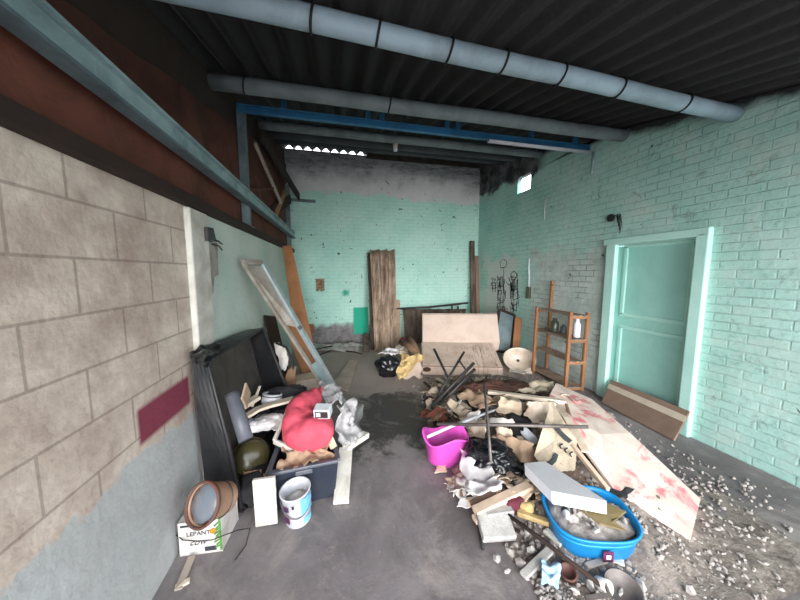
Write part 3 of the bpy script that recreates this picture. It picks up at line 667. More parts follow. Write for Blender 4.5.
# planks leaning behind the tub
board('orange_plank','long orange brown plank leaning upright in the back left corner','plank','orange_wood',(-.40,3.95,.01),AX(287,246,-.78),.26,.03,up=(.25,-1,.2),w2=.14)
board('orange_plank','lower orange brown plank leaning behind the metal frame','plank','orange_wood',(-.34,3.78,.01),(-.72,4.1,1.05),.2,.03,up=(.3,-1,.2))
board('dark_board','dark brown panel leaning in shadow behind the orange planks','panel','dark_wood',(-.62,3.5,.01),(-.86,3.75,1.0),.35,.02,up=(1,-.1,.2))
blob('black_bag','black bag slumped between the tub and the orange planks','bag','dark_cloth',(-.60,3.05,.32),(.14,.16,.34),.3,3,41,4,0,0)
crump('white_cloth','white cloth draped over the dark bag behind the black tub','cloth','white_paper',[AY(281,374,2.95),AY(289,364,2.95),AY(286,346,3.0),AY(273,344,3.0)],.03,.004,8,14,16)
rod('black_hose','thin black hose arching over the white cloth','hose','strap',[AY(276,343,2.95),AY(286,347,2.9),AY(292,360,2.9),AY(294,374,2.9),AY(290,386,2.9)],.012)
crump('brown_sheet','folded brown sheet standing right of the white cloth','sheet','cardboard_brown',[AY(283,392,2.85),AY(296,386,2.85),AY(296,366,2.9),AY(288,368,2.9)],.02,.005,8,10,18)
# metal window frame leaning down from the wall
A0=AX(243,262,-.84); A1=AX(262,264,-.84); A1=Vector((-.80,A1.y-.32,1.62)) if A1.y>3.3 else A1
Z0=G(340,404,.01); Z1=G(346,402,.012)
t=thing('metal_doorframe','long pale metal frame leaning from the floor up to the left plaster wall','metal frame',Z0)
L0,L1=A0,A0+Vector((.05,.26,0)); B0=G(325,388,.17); B1=G(345,403,.01)
upn=Vector((.8,-.35,.5))
mb=MB(); mb.bar(L0,B0,.05,.03,upn); mb.build('left_rail','frame_grey',t,bevel=.004)
A1=AY(262,263,3.02); mb=MB(); mb.bar(A1,G(343,402,.02),.065,.045,upn); mb.build('right_channel','alu',t,bevel=.006)
A2=A1.lerp(G(343,402,.02),.0)
mb=MB(); mb.bar(A0.lerp(A1,-.0),A1,.05,.04,upn); mb.build('top_cap','frame_grey',t,bevel=.004)
mb=MB(); a=A0.lerp(B0,.03); b=A0.lerp(B0,.42); c=A1.lerp(Z0,.42); d=A1.lerp(Z0,.03)
mb.add([a,b,c,d],[(0,1,2,3)]); mb.build('top_panel','frame_grey',t,solid=.006)
a=A0.lerp(B0,.78); b=A0.lerp(B0,1.); c=A1.lerp(Z0,.97); d=A1.lerp(Z0,.66)
mb=MB(); mb.add([a,b,c,d],[(0,1,2,3)]); mb.build('foot_panel','teal_paint_steel',t,solid=.01)
p=A0.lerp(A1,.75).lerp(B1,.42); mb=MB(); mb.lathe([(0,0),(.022,0),(.022,.02),(.012,.035),(0,.035)],16,frame(p,(0,1,0),upn)); mb.build('latch','grey_metal',t,smooth=False)
# floor board and scraps in the middle
t=tag((lambda mb:(mb.add([G(350,360,.05),G(358,362,.05),G(348,391,.012),G(332,385,.012)],[(0,1,2,3)]),mb.build('floor_board','grey_board',solid=.02))[1])(MB()),'flat grey beige board lying on the floor beside the metal frame foot','board')
crump('plaster_rubble','dusty plaster rubble strip along the foot of the back wall','rubble','plaster',[(300,352,.02),(362,351,.02),(360,344,.08),(300,344,.08)],.05,.01,6,24,22,ragged=.3)
for i,(x,y,x2,y2) in enumerate([(314,350,334,346),(318,356,330,351),(346,351,362,354)]):
    rod('dark_stick','thin dark stick on the rubble under the back wall','stick','dark_wood',[G(x,y,.07),G((x+x2)/2,(y+y2)/2-.6,.08),G(x2,y2,.06)],.012,group='sticks under the back wall')
# ================================================ BACK OF THE ROOM
def corrugated(name,label,m,bl,br,tr,tl,waves,amp,solid=.008,parent=None,extra=0,seed=0):
    """bl,br,tr,tl world corners"""
    mb=MB(); bl,br,tr,tl=map(Vector,(bl,br,tr,tl)); nrm=(br-bl).cross(tl-bl).normalized(); mb.origin=(bl+br+tr+tl)/4
    n=waves*8
    def fn(p,u,v): return p+nrm*(amp*math.cos(2*math.pi*u*waves)+extra*mn.noise(Vector((u*2+seed,v*3,0))))+(tl-bl).normalized()*(.02*mn.noise(Vector((u*9+seed,v,1))) if v>.99 else 0)
    patch(bl,br,tr,tl,n,10,mb,fn); return tag(mb.build(name,m,parent,smooth=True,solid=solid),label,'roofing sheet') if parent is None else None
corrugated('roofing_sheet','tall brown grey corrugated roofing sheet leaning on the back wall, front one','asbestos',G(374,352,.01),G(396,349,.01),AY(394,250,5.82),AY(369,250,5.82),3,.055)
corrugated('roofing_sheet','darker corrugated sheet showing just left of the tall front roofing sheet','asbestos_dark',G(371,351,.01)+Vector((0,.06,0)),G(388,350,.01)+Vector((0,.12,0)),AY(386,253,5.93),AY(367,253,5.93),3,.03)
corrugated('roofing_sheet','low dark corrugated sheet leaning behind the sofa','asbestos_dark',G(405,344,.01),G(462,342,.01)+Vector((0,.1,0)),AY(466,309,5.9),AY(403,309,5.9),7,.03)
rod('long_pole','long dark pole lying along the top of the low dark sheet','pole','dark_metal',[AY(396,309,5.86),AY(430,307,5.88),AY(468,303,5.9)],.022)
t=thing('wall_bracket','small dark shelf bracket on the pole right of the low dark sheet','bracket')
mb=MB(); mb.bar(AY(450,305,5.93),AY(460,304,5.93),.12,.03,up=(0,0,1)); mb.build('plate','dark_metal',t)
for x in (452,458):
    mb=MB(); mb.bar(AY(x,306,5.93),AY(x,313,5.93),.03,.03,up=(0,1,0)); mb.build('leg','dark_metal',t)
board('narrow_board','narrow light wood board standing right of the tall roofing sheets','board','cardboard',G(399,347,.01),AY(398,300,5.95),.09,.02,up=(0,-1,.1))
board('narrow_board','short dark board leaning left of the tall roofing sheets','board','asbestos_dark',G(366,352,.01),AY(367,334,5.85),.12,.02,up=(0,-1,.1))
board('corner_post','dark grey post standing in the back right corner','post','asbestos_dark',(2.98,5.7,.01),AY(472,241,5.98),.1,.06,up=(0,-1,.1))
board('corner_post','light brown post beside the dark one in the back right corner','post','box_brown',(3.06,5.6,.01),AY(476.5,256,5.95),.09,.05,up=(0,-1,.1))
# garbage bag, cloths and logs beside the roofing sheets
blob('garbage_bag','black garbage bag on the floor before the tall roofing sheets','bag','black_bag',G(389,366,.16),(.19,.17,.17),.28,3,51,4,0,0,.15)
crump('white_rag','white rag over the mouth of the black garbage bag','rag','white_film',[(378,356,.3),(396,356,.3),(404,348,.34),(386,350,.33)],.05,.004,9,14,52,crease=1)
crump('yellow_cloth','mustard yellow cloth draped left of the sofa','cloth','yellow_cloth',[(394,384,.02),(408,376,.08),(422,356,.36),(402,354,.32)],.07,.006,6,20,53,crease=1)
crump('yellow_cloth','yellow cloth fold hanging over the brown log by the sofa','cloth','yellow_cloth',[(404,362,.26),(424,362,.28),(424,356,.34),(407,356,.34)],.04,.006,6,14,56,crease=1)
crump('cardboard_sheet','pale pink folded cardboard at the left foot of the sofa','cardboard','sofa_fabric',[(403,379,.02),(423,377,.02),(420,360,.25),(412,362,.22)],.02,.005,5,12,54)
crump('grey_rag','grey green rag heaped behind the yellow cloth','rag','sackcloth',[(392,356,.2),(408,354,.25),(408,342,.35),(395,345,.3)],.07,.006,7,16,55,crease=1)
for i,(a,b,r,lb) in enumerate((((401,342,.34),(416,352,.36),.055,'brown log leaning toward the sofa, upper of two'),((410,339,.4),(418,357,.2),.06,'brown log standing against the left side of the sofa'))):
    rod('brown_log',lb,'log','cardboard_brown',[G(*a),G(*a).lerp(G(*b),.5)+Vector((.01,0,.01)),G(*b)],r,n=12)
crump('red_rag','dark red rag on top of the brown logs','rag','maroon_cloth',[(399,344,.36),(408,344,.36),(409,338,.4),(401,338,.4)],.03,.004,9,10,57)
# sofa
fl=G(422,375.5); fr=G(503,377); P0=(fl+fr)/2; ex=(fr-fl).normalized(); W=(fr-fl).length
t=thing('folding_sofa','dirty beige armless folding sofa facing the camera with a stained sloping seat','sofa',P0,(0,0,math.atan2(ex.y,ex.x)))
def cushion(x0,x1,pts,name,m,bev=.03):     # profile in local y,z swept along x
    m1=L(); n=10; k=len(pts); vs=[]
    for i in range(n+1):
        x=x0+(x1-x0)*i/n
        for (y,z) in pts: vs.append((x,y+.006*mn.noise(Vector((x*3,y,z))),z+.012*mn.noise(Vector((x*2.5,y*2,z*3)))))
    m1.add(vs,[(i*k+j,i*k+(j+1)%k,(i+1)*k+(j+1)%k,(i+1)*k+j) for i in range(n) for j in range(k)]+[tuple(range(k)),tuple(n*k+j for j in range(k))])
    o=m1.build(name,m,t,smooth=False,bevel=bev); return o
cushion(-W/2,W/2,[(0,.005),(-.005,.13),(.03,.165),(.60,.37),(.66,.24),(.62,.005)],'seat','sofa_seat',.02)
cushion(-W/2+.02,W/2+.13,[(.60,.375),(.61,.40),(.80,.80),(.83,.83),(.93,.82),(.95,.77),(.80,.2),(.67,.2)],'backrest','sofa_fabric',.02)
m=L(); m.tube([(-W/2,-.002,.15),(0,-.006,.148),(W/2,-.002,.15)],.006,6); m.build('seat_piping','box_brown',t,smooth=True)
m=L(); m.lathe([(0,0),(.05,0),(.042,.012),(0,.014)],14,Matrix.Translation((-W/2+.07,-.002,.095))@Matrix.Rotation(R(90),4,'X')@Matrix.Diagonal((1.3,.75,1,1))); m.build('torn_hole','brown_fur',t)
# framed board behind the sofa
t=thing('framed_panel','grey panel in a dark frame leaning behind the right end of the sofa','frame')
q=[AY(499,345,4.35),AY(506,348,4.3),AY(514,322,4.5),AY(501,318,4.6)]
q=[Vector((2.66,4.36,.16)),Vector((2.93,4.22,.14)),Vector((3.14,4.45,.76)),Vector((2.92,4.60,.86))]
mb=MB(); mb.add(q,[(0,1,2,3)]); mb.build('panel','slate_steel',t,solid=.01)
for k in range(4):
    mb=MB(); mb.bar(q[k],q[(k+1)%4],.045,.04,up=(-.3,-1,.3)); mb.build('frame_bar','dark_wood',t)
board('brown_board','brown board leaning against the wall right of the framed panel','board','orange_wood',(2.93,4.1,.02),(3.14,4.34,.74),.12,.03,up=(-.3,-1,.3))
# basin
bc=G(519,359,.17); ax=(Vector((-.35,-.75,.55))).normalized(); mw=frame(bc,ax.cross(Vector((0,0,1))),ax)
t=thing('wash_basin','old cream washbasin lying on its side by the left end of the wooden shelf','basin',mw.to_translation(),mw.to_euler())
def ell(v,a): return Vector((v.x*1.22,v.y*(1.05 if v.y>0 else .9),v.z))
m=L(); m.lathe([(.05,-.13),(.12,-.11),(.18,-.04),(.2,.02),(.205,.035),(.19,.042),(.17,.03),(.145,-.03),(.09,-.085),(0,-.1)],40,fx=ell); m.build('bowl','ceramic',t,smooth=True)
m=L(); m.lathe([(0,-.098),(.022,-.096),(.024,-.09),(.012,-.088),(0,-.088)],16); m.build('drain','dark_metal',t)
m=L(); m.box((0,.22,.03),(.34,.08,.03)); m.build('back_ledge','ceramic',t,bevel=.012)
board('white_board','white board scrap lying under the front of the washbasin','board','white_board',G(512,370,.03),G(526,373,.05),.14,.015)
# wooden shelf
t=thing('wooden_shelf','narrow open wooden shelf rack standing against the right brick wall','shelf')
A=Vector((2.90,3.60,0)); B=Vector((2.86,2.94,0)); C_=Vector((3.08,2.90,0)); Dq=Vector((3.13,3.60,0))
for p,h,lb in ((A,1.03,0),(B,1.05,0),(C_,1.04,0),(Dq,1.42,1)):
    mb=MB(); mb.bar(p+Vector((0,0,.002)),p+Vector((.03 if p is Dq else 0.02,0,h)),.042,.038,up=(0,1,0)); mb.build('post','shelf_wood',t,bevel=.004)
mb=MB(); mb.lathe([(0,0),(.013,0),(.013,.003),(0,.003)],12,frame(Dq+Vector((.03-.024,-.024,1.36)),(1,0,0),(0,-1,0))); mb.build('bolt_hole','dark_wood',t)
for k,z in enumerate((.06,.40,.69,1.0)):
    for s in range(4 if k in(0,2) else 3):
        f=(s+.5)/(4 if k in(0,2) else 3)
        a=A.lerp(Dq,f)+Vector((.01,.03,z)); b=B.lerp(C_,f)+Vector((.01,-.03,z))
        mb=MB(); mb.bar(a,b,.052,.014); mb.build('shelf_slat','shelf_slat',t,bevel=.002)
    for p,q in ((A,Dq),(B,C_)):
        mb=MB(); mb.bar(p+Vector((.01,0,z-.02)),q+Vector((.01,0,z-.02)),.03,.04); mb.build('cross_bar','shelf_wood',t,bevel=.002)
def jar(name,label,cat,x,y,z,r,h,m,cap):
    t=thing(name,label,cat,(x,y,z))
    m1=L(); m1.lathe([(0,0),(r*.95,0),(r,.01),(r,h*.7),(r*.6,h*.82),(r*.5,h*.86),(0,h*.86)],20); m1.build('bottle_body',m,t,smooth=True)
    m1=L(); m1.lathe([(0,h*.86),(r*.55,h*.86),(r*.55,h),(0,h)],16); m1.build('cap',cap,t)
jar('glass_jar','dark green glass jar on the upper middle shelf','jar',3.0,3.33,.71,.055,.19,'glass_green','dark_metal')
jar('small_jar','small grey jar beside the green jar on the shelf','jar',3.03,3.2,.71,.04,.12,'dull_pipe','dark_metal')
jar('white_bottle','white plastic bottle at the right end of the shelf','bottle',3.02,2.97,.71,.042,.24,'tin_white','white_plastic')
# cardboard leaning by the doorway
t=thing('flattened_carton','flattened brown carton leaning on the doorway foot by the right wall','cardboard')
q=[G(601,402,.01),Vector((2.98,1.8,.01)),Vector((3.17,1.82,.26)),Vector((3.19,2.6,.26))]
q[0]=Vector((3.02,2.56,.01))
mb=MB(); mb.add(q,[(0,1,2,3)]); mb.build('carton_side','box_brown',t,solid=.02,bevel=.003)
nn=(q[1]-q[0]).cross(q[3]-q[0]).normalized(); nn=nn if nn.x<0 else -nn
mb=MB(); a=q[0].lerp(q[3],.62)+nn*.012; b=q[1].lerp(q[2],.62)+nn*.012; c=q[1].lerp(q[2],.82)+nn*.012; d=q[0].lerp(q[3],.82)+nn*.012
mb.add([a,b,c,d],[(0,1,2,3)]); mb.build('packing_tape','tape',t,solid=.002)
# ================================================ RIGHT HEAP
def md(x,y):
    """height of the heap"""
    cx=1.75+.12*(y-2.2); wx=.95-.0*(y-2); u=(x-cx)/wx; v=(y-2.35)/1.45
    r=u*u+v*v; h=max(0,1-r)**.8*.17
    return h+.0
mb=MB(); n=90; vs=[]; fs=[]
gx=[.7+2.5*i/n for i in range(n+1)]; gy=[.75+3.1*i/n for i in range(n+1)]
for yy in gy:
    for xx in gx:
        h=md(xx,yy); e=mn.noise(Vector((xx*6,yy*6,1)))*.5+mn.noise(Vector((xx*17,yy*17,4)))*.35+mn.noise(Vector((xx*40,yy*40,2)))*.2
        near=max(0,min(1,(1.75-yy)/.5))*max(0,min(1,(xx-.82-.25*max(0,1.25-yy))/.25))
        near2=max(0,1-((xx-1.5)/1.2)**2)
        z=h+(.045*e if h>0 else 0)*min(1,h*12)+near*(.02+.035*e)*near2-.004
        vs.append((xx,yy,z))
for j in range(n):
    for i in range(n):
        a=j*(n+1)+i; q=[a,a+1,a+n+2,a+n+1]
        if max(vs[k][2] for k in q)>.001: fs.append(q)
mb.add(vs,fs); o=mb.build('rubble_mound','rubble_mound',smooth=True,fix=False)
bm=bmesh.new(); bm.from_mesh(o.data); bmesh.ops.delete(bm,geom=[v for v in bm.verts if not v.link_faces],context='VERTS'); bm.to_mesh(o.data); bm.free()
tag(o,'low spread of grey brown rubble and dust under the heap of junk','rubble',kind='stuff')
# crumbs of plaster all over the near rubble: nobody could count them
mb=MB()
def stone(mb,c,r,seed):
    b=bmesh.new(); bmesh.ops.create_icosphere(b,subdivisions=1,radius=1); rm=Euler((seed,seed*2,seed*3)).to_matrix(); vs=[]
    sx,sy,sz=r*random.uniform(.7,1.3),r*random.uniform(.7,1.3),r*random.uniform(.4,.8)
    for v in b.verts:
        p=v.co*(1+.35*mn.noise(v.co*2+Vector((seed,0,0)))); vs.append(rm@Vector((p.x*sx,p.y*sy,p.z*sz))+Vector(c))
    mb.add(vs,[[v.index for v in f.verts] for f in b.faces]); b.free()
for k in range(3800):
    x,y=G(random.triangular(470,800,560),random.uniform(478,640)).xy if k<2800 else (random.uniform(.95,2.9),random.uniform(1.2,3.6))
    px=x; 
    if y<.75 or x<.86 or x>3.0 or y>3.7: continue
    if k<2800 and x<.9+max(0,(y-1.0))*.0: continue
    stone(mb,(x,y,md(x,y)+.008),random.uniform(.005,.016),k)
tag(mb.build('plaster_crumbs','rubble',fix=False),'loose crumbs of broken plaster scattered over the rubble','plaster crumbs',kind='stuff')
# bigger lumps, one by one
lp=[(497,558,.02),(510,552,.025),(520,562,.028),(531,550,.022),(541,540,.02),(553,548,.03),(527,533,.024),(516,545,.02),(539,566,.02),(507,571,.016),(556,530,.02),(580,560,.022),(590,585,.026),(603,570,.02),(612,560,.022),(575,590,.02),(598,598,.024),(566,552,.02),(640,585,.03),(660,560,.03),(690,590,.03),(620,592,.02)]
for k,(x,y,r) in enumerate(lp):
    c=G(x,y,.03); mb=MB(); mb.origin=Vector(c); stone(mb,c,r,k*1.7); tag(mb.build('plaster_lump','rubble' if k%3 else 'plaster',fix=False),'fist-sized grey lump of broken plaster in the rubble before the blue tub','plaster lump','lumps of plaster before the blue tub')
def heap(p,dz=0.02):               # set a pixel down on the heap's own surface
    z=0.05
    for _ in range(6): g=G(p[0],p[1],z); z=md(g.x,g.y)+dz
    return G(p[0],p[1],z)
def hq(*p,dz=.03): return [heap(a[:2],a[2] if len(a)>2 else dz) for a in p]
cr=lambda n,l,c,m,q,**k: crump(n,l,c,m,q,**k)
# small scraps filling the heap
sm=[('cardboard_scrap','cardboard',['cardboard','cardboard_pale','brown_paper','box_brown'],'scrap'),('paper_scrap','paper',['white_paper','pale_cloth','cardboard_pale'],'scrap'),('rag_scrap','rag',['sackcloth','pale_cloth','dark_cloth','brown_fur'],'rag')]
zones=[(424,464,378,402,'at the left foot of the sofa heap'),(430,520,396,426,'under the crossed metal rods'),(500,560,384,410,'between the long white batten and the shelf'),(450,560,426,470,'in the middle of the junk heap'),(452,500,470,505,'between the pink bucket and the grey block'),(500,560,470,500,'in front of the beige cardboard flap')]
scrapmesh={}
for zi,(x0,x1,y0,y1,wh) in enumerate(zones):
    for k in range(40 if zi in (0,1) else 30):
        nm,kd,ms,ct=sm[(k+zi)%3]; m=ms[k%len(ms)]
        p=heap((random.uniform(x0,x1),random.uniform(y0,y1)),.03+random.uniform(0,.03)); s=random.uniform(.035,.10); a=random.uniform(0,6.28)
        key=(nm,m,k%2)
        if key not in scrapmesh:
            q=[Vector((-.5,-.35,0)),Vector((.5,-.3,.05)),Vector((.45,.4,0)),Vector((-.4,.35,.1))]
            mb=sheet(q,.22,1.6,10,len(scrapmesh)+60,.3,1.); mb.origin=Vector((0,0,0)); o=mb.build(nm,m,smooth=True,solid=.03,fix=False); scrapmesh[key]=o; first=True
        else: o=scrapmesh[key].copy(); COL.objects.link(o)
        o.location=p; o.scale=(s*1.6,s*1.6,s*1.1); o.rotation_euler=(random.uniform(-.4,.4),random.uniform(-.4,.4),a)
        col={'cardboard':'tan','cardboard_pale':'pale tan','brown_paper':'brown','box_brown':'grey brown','white_paper':'white','pale_cloth':'cream','sackcloth':'beige','dark_cloth':'black','brown_fur':'dark brown'}[m]
        word={'cardboard':'cardboard','paper':'paper','rag':'cloth'}[kd]
        tag(o,f'crumpled {col} scrap of {word} {wh}',ct,f'{col} {word} scraps {wh}')
# the named pieces, back to front
blob('brown_blanket','rust brown fluffy blanket rolled up before the sofa','blanket','brown_fur',heap((489,389),.11),(.31,.11,.1),.3,3.2,71,5,R(-14),0,.2)
blob('dark_blanket','dark brown end of a blanket near the washbasin','blanket','brown_fur',heap((515,387),.06),(.18,.12,.07),.3,3.2,73,4,R(-14),0,.2)
crump('pale_fabric','pale peach cloth flap on the left end of the brown blanket','cloth','cardboard_pale',hq((474,384,.12),(485,384,.12),(483,377,.17),(475,377,.16)),amp=.03,n=10,seed=72)
crump('grey_sheet','grey rubber sheet lying under the crossed metal rods','sheet','grey_board',hq((427,410,.03),(452,416,.04),(458,392,.08),(440,390,.05)),amp=.03,n=16,seed=74,th=.008)
crump('grey_sheet','grey plastic sheet stretched right of the crossed metal rods','sheet','dull_pipe',hq((450,406,.06),(492,400,.08),(496,394,.09),(456,396,.07)),amp=.03,n=16,seed=75,th=.006)
crump('pinkish_rubble_bag','torn pinkish bag of rubble behind the pink bucket','bag','brick_red',hq((421,420,.02),(446,422,.03),(448,410,.05),(424,412,.03)),amp=.05,n=16,seed=76,crease=1)
rod('dark_batten','dark batten lying just behind the pink bucket','batten','dark_wood',[heap((426,407),.03),heap((450,416),.05)],.018)
# cream cushions and cloths
crump('cream_cloth','cream cloth fold pointing at the pink bucket','cloth','cardboard_pale',hq((449,404,.1),(468,428,.06),(478,418,.12),(456,400,.14)),amp=.06,n=20,seed=77,th=.008,crease=.8)
crump('cream_cloth','cream torn cloth hanging over the heap behind the black bag','cloth','pale_cloth',hq((466,438,.05),(486,440,.06),(488,424,.14),(470,422,.12)),amp=.06,n=20,seed=78,th=.008,crease=.9)
crump('cream_cushion','pale cream cushion cover with a brown shadowy fold right of the thin rod','cushion cover','cardboard_pale',hq((499,414,.08),(524,420,.06),(523,402,.18),(502,396,.2)),amp=.07,n=22,seed=79,th=.012,crease=.5)
crump('cream_cushion','rounded cream cushion beside the beige cardboard flap','cushion','pale_cloth',hq((527,418,.08),(545,426,.1),(558,404,.22),(530,402,.2)),amp=.07,n=22,seed=80,th=.02,crease=.4)
blob('cream_cushion','small round cream cushion behind the long metal bar','cushion','pale_cloth',heap((540,414),.05),(.15,.13,.10),.25,2.5,81,4,.3,0,.1)
blob('cream_pillow','crumpled cream pillow under the long white batten','pillow','cardboard_pale',heap((511,408),.04),(.16,.12,.09),.3,2.8,82,4,.6,0,.15)
crump('brown_cardboard','large creased brown cardboard in front of the beige cardboard flap','cardboard','brown_paper',hq((498,452,.03),(542,470,.02),(534,444,.13),(502,434,.13)),amp=.05,n=22,seed=83,th=.008,crease=.7)
crump('cardboard_flap','tan cardboard flap folded over behind the black bag','cardboard','cardboard_pale',hq((492,442,.08),(518,450,.06),(512,430,.15),(498,426,.14)),amp=.04,n=18,seed=84,th=.008)
crump('brown_bag','brown paper bag crumpled behind the pink bucket','bag','brown_paper',hq((452,396,.1),(478,410,.08),(500,402,.1),(474,390,.12)),amp=.07,n=20,seed=85,crease=1)
crump('brown_cardboard','orange brown cardboard crumpled right of the grey plastic sheet','cardboard','brown_paper',hq((478,412,.06),(506,404,.1),(502,394,.12),(482,402,.1)),amp=.05,n=16,seed=86,crease=1)
crump('white_sheet','white plastic sheet piece below the long metal bar','sheet','white_plastic',hq((522,434,.08),(534,448,.05),(540,440,.1),(526,427,.12)),amp=.02,n=12,seed=87)
crump('white_paper','white paper bent over the heap left of the thin rod','paper','white_paper',hq((462,424,.08),(478,424,.1),(482,412,.16),(470,414,.13)),amp=.03,n=14,seed=88)
crump('white_paper','white paper strip on the heap right of the thin rod','paper','white_paper',hq((488,424,.1),(516,426,.09),(512,420,.13),(490,419,.12)),amp=.03,n=14,seed=89)
crump('black_sheet','black sheet folded between cushions and cardboard in the heap','sheet','dark_cloth',hq((508,434,.06),(534,440,.06),(530,416,.1),(506,414,.1)),amp=.05,n=16,seed=90)
crump('beige_rag','beige rag spread before the wooden shelf','rag','sackcloth',hq((530,392,.05),(556,394,.06),(552,384,.1),(528,384,.08)),amp=.06,n=18,seed=91,crease=1)
crump('cream_rag','cream rag bunched near the washbasin','rag','pale_cloth',hq((516,394,.04),(534,394,.05),(532,388,.08),(514,388,.06)),amp=.05,n=16,seed=92,crease=1)
for k,(x,y,x2,y2,w,mm,lb) in enumerate([(437,378,452,388,.06,'white_wood','short white stick on the scraps left of the crossed rods'),(430,392,442,400,.07,'pale_cloth','pale flat offcut on the left edge of the heap'),(444,384,458,382,.05,'yellow_cloth','yellowish wooden offcut in front of the sofa'),(424,382,434,391,.03,'dark_wood','thin dark stick at the left edge of the heap'),(470,420,488,404,.04,'dark_metal','dark stick lying under the white paper on the heap')]):
    board('wood_offcut',lb,'offcut',mm,heap((x,y),.05),heap((x2,y2),.07),w,.015)
# big stained sheet and slats on the right of the heap
q=[G(560,386,.08),G(606,425,.16),G(640,500,.06),G(600,494,.03)]
t=thing('stained_board','large pale board with pink stains sloping down the right of the heap','board')
P=[Vector((2.55,3.0,.16)),G(612,424,.12),G(668,505,.03),G(598,478,.2),G(573,440,.25),G(548,398,.27)]
P=[G(556,384,.22),G(592,400,.21),G(630,434,.17),G(700,500,.05),G(690,540,.04),G(612,488,.14),G(586,452,.23),G(567,418,.29),G(548,398,.29)]
mb=MB(); cc=sum(P,Vector())/len(P); n=len(P)
vs=[cc]+[cc.lerp(p,.5) for p in P]+P
mb.add(vs,[(0,1+i,1+(i+1)%n) for i in range(n)]+[(1+i,1+n+i,1+n+(i+1)%n,1+(i+1)%n) for i in range(n)])
mb.build('board_panel','stained',t,solid=.018)
mb=MB(); mb.bar(G(549,398,.305),G(567,418,.305),.06,.012); mb.bar(G(567,418,.305),G(586,452,.245),.06,.012); mb.build('edge_fold','pale_cloth',t,solid=.002)
board('pale_lath','long pale wooden slat along the left edge of the stained board','slat','pale_wood',G(573,446,.27),G(608,490,.19),.03,.03)
board('brown_lath','thin brown slat between the cardboard flap and the stained board','slat','cardboard_brown',G(566,404,.3),G(583,456,.15),.025,.02)
crump('pink_sheet','pinkish stained sheet end folded near the foot of the shelf','sheet','stained',hq((552,394,.1),(580,404,.1),(574,392,.08),(556,384,.1)),amp=.04,n=16,seed=93)
# leaning beige cardboard flap with print
t=thing('printed_cardboard','beige cardboard piece with arrow marks propped up in the middle of the heap','cardboard')
P=[G(534,456,.23),G(546,472,.20),G(575,470,.20),G(577,442,.28),G(563,420,.36),G(552,402,.42),G(542,430,.33)]
cc=sum(P,Vector())/len(P); n=len(P); mb=MB(); mb.add([cc]+P,[(0,1+i,1+(i+1)%n) for i in range(n)]); mb.build('cardboard_face','sackcloth',t,solid=.01)
def on(px,py,d=.014):               # spot on the flap's face
    r_=ray(px,py); nn=(P[1]-P[5]).cross(P[3]-P[5]).normalized(); nn=nn if nn.y<0 else -nn
    o=Vector((0,0,H)); tt=(cc-o).dot(nn)/r_.dot(nn); return o+r_*tt+nn*d,nn
mb=MB()
for (x,y) in ((560,446),(565,450),(570,454)):
    a,nn=on(x+2,y-1); b,_=on(x-1,y+1); c,_=on(x+1,y+4); mb.bar(a,b,.008,.004,up=nn); mb.bar(b,c,.008,.004,up=nn)
mb.build('arrow_marks','dark_paint',t)
mb=MB(); pts=[(545,466),(550,465),(554,461),(556,455)]
for a,b in zip(pts,pts[1:]): p,nn=on(*a); q_,_=on(*b); mb.bar(p,q_,.026,.004,up=nn)
mb.build('curved_print','dull_pipe',t); mb=MB(); pts=[(554,426),(558,432),(564,438),(570,443)]
for a,b in zip(pts,pts[1:]): p,nn=on(*a); q_,_=on(*b); mb.bar(p,q_,.045,.004,up=nn)
mb.build('grey_print','dull_pipe',t)
# long things lying across
board('long_batten','long white wooden batten lying across the back of the heap','batten','white_wood',G(488,392,.28),G(566,402,.31),.055,.035)
rod('long_metal_bar','long dark metal bar lying level across the heap','bar','grey_metal',[G(437,424,.27),G(510,425,.34),G(588,427,.40)],.014)
rod('white_stick','white painted stick resting in the pink bucket','stick','tin_white',[G(427,437,.24),G(452,426,.27),G(500,408,.25)],.012)
rod('thin_iron_rod','thin iron rod standing upright in the middle of the heap','rod','grey_metal',[G(491,462,.27),G(488,425,.42),Vector(G(484,383,.62))],.01)
t=thing('metal_stand','crossed dark metal legs of a folding stand lying before the sofa','stand')
for a,b,r in (((434,349,.55),(459,400,.15),.016),((464,352,.55),(433,404,.10),.015),((474,363,.5),(431,407,.10),.018),((475,369,.46),(436,408,.09),.018),((459,360,.5),(467,372,.46),.010),((444,397,.14),(463,398,.14),.012)):
    mb=MB(); mb.tube([G(*a),G(*b)],r,8); mb.build('leg','dark_metal',t,smooth=True)
# pink bucket
c=G(451,471); t=thing('pink_bucket','magenta plastic wavy rimmed bucket at the left edge of the heap','bucket',(c.x,c.y+.13,0),(0,0,R(-8)))
def wav(v,a):
    k=1+.0*math.cos(a*2); dz=0
    if v.z>.1: dz=.03*math.cos(3*(a+1.3))*(v.z-.1)/.12
    return Vector((v.x*1.18,v.y*.92,v.z+dz))
m=L(); m.lathe([(.11,.004),(.122,.02),(.15,.215),(.162,.222),(.158,.232),(.145,.226),(.117,.03),(0,.014)],48,fx=wav); m.lathe([(0,.0),(.11,.004)],48,fx=wav); m.build('bucket_shell','magenta_plastic',t,smooth=True)
m=L(); m.tube([(.158*math.cos(a)*1.18,.158*math.sin(a)*.92,0.226+.03*math.cos(3*(a+1.3))*1.05) for a in [i*math.pi/24 for i in range(49)]],.007,8,cap=False); m.build('rim','magenta_plastic',t,smooth=True)
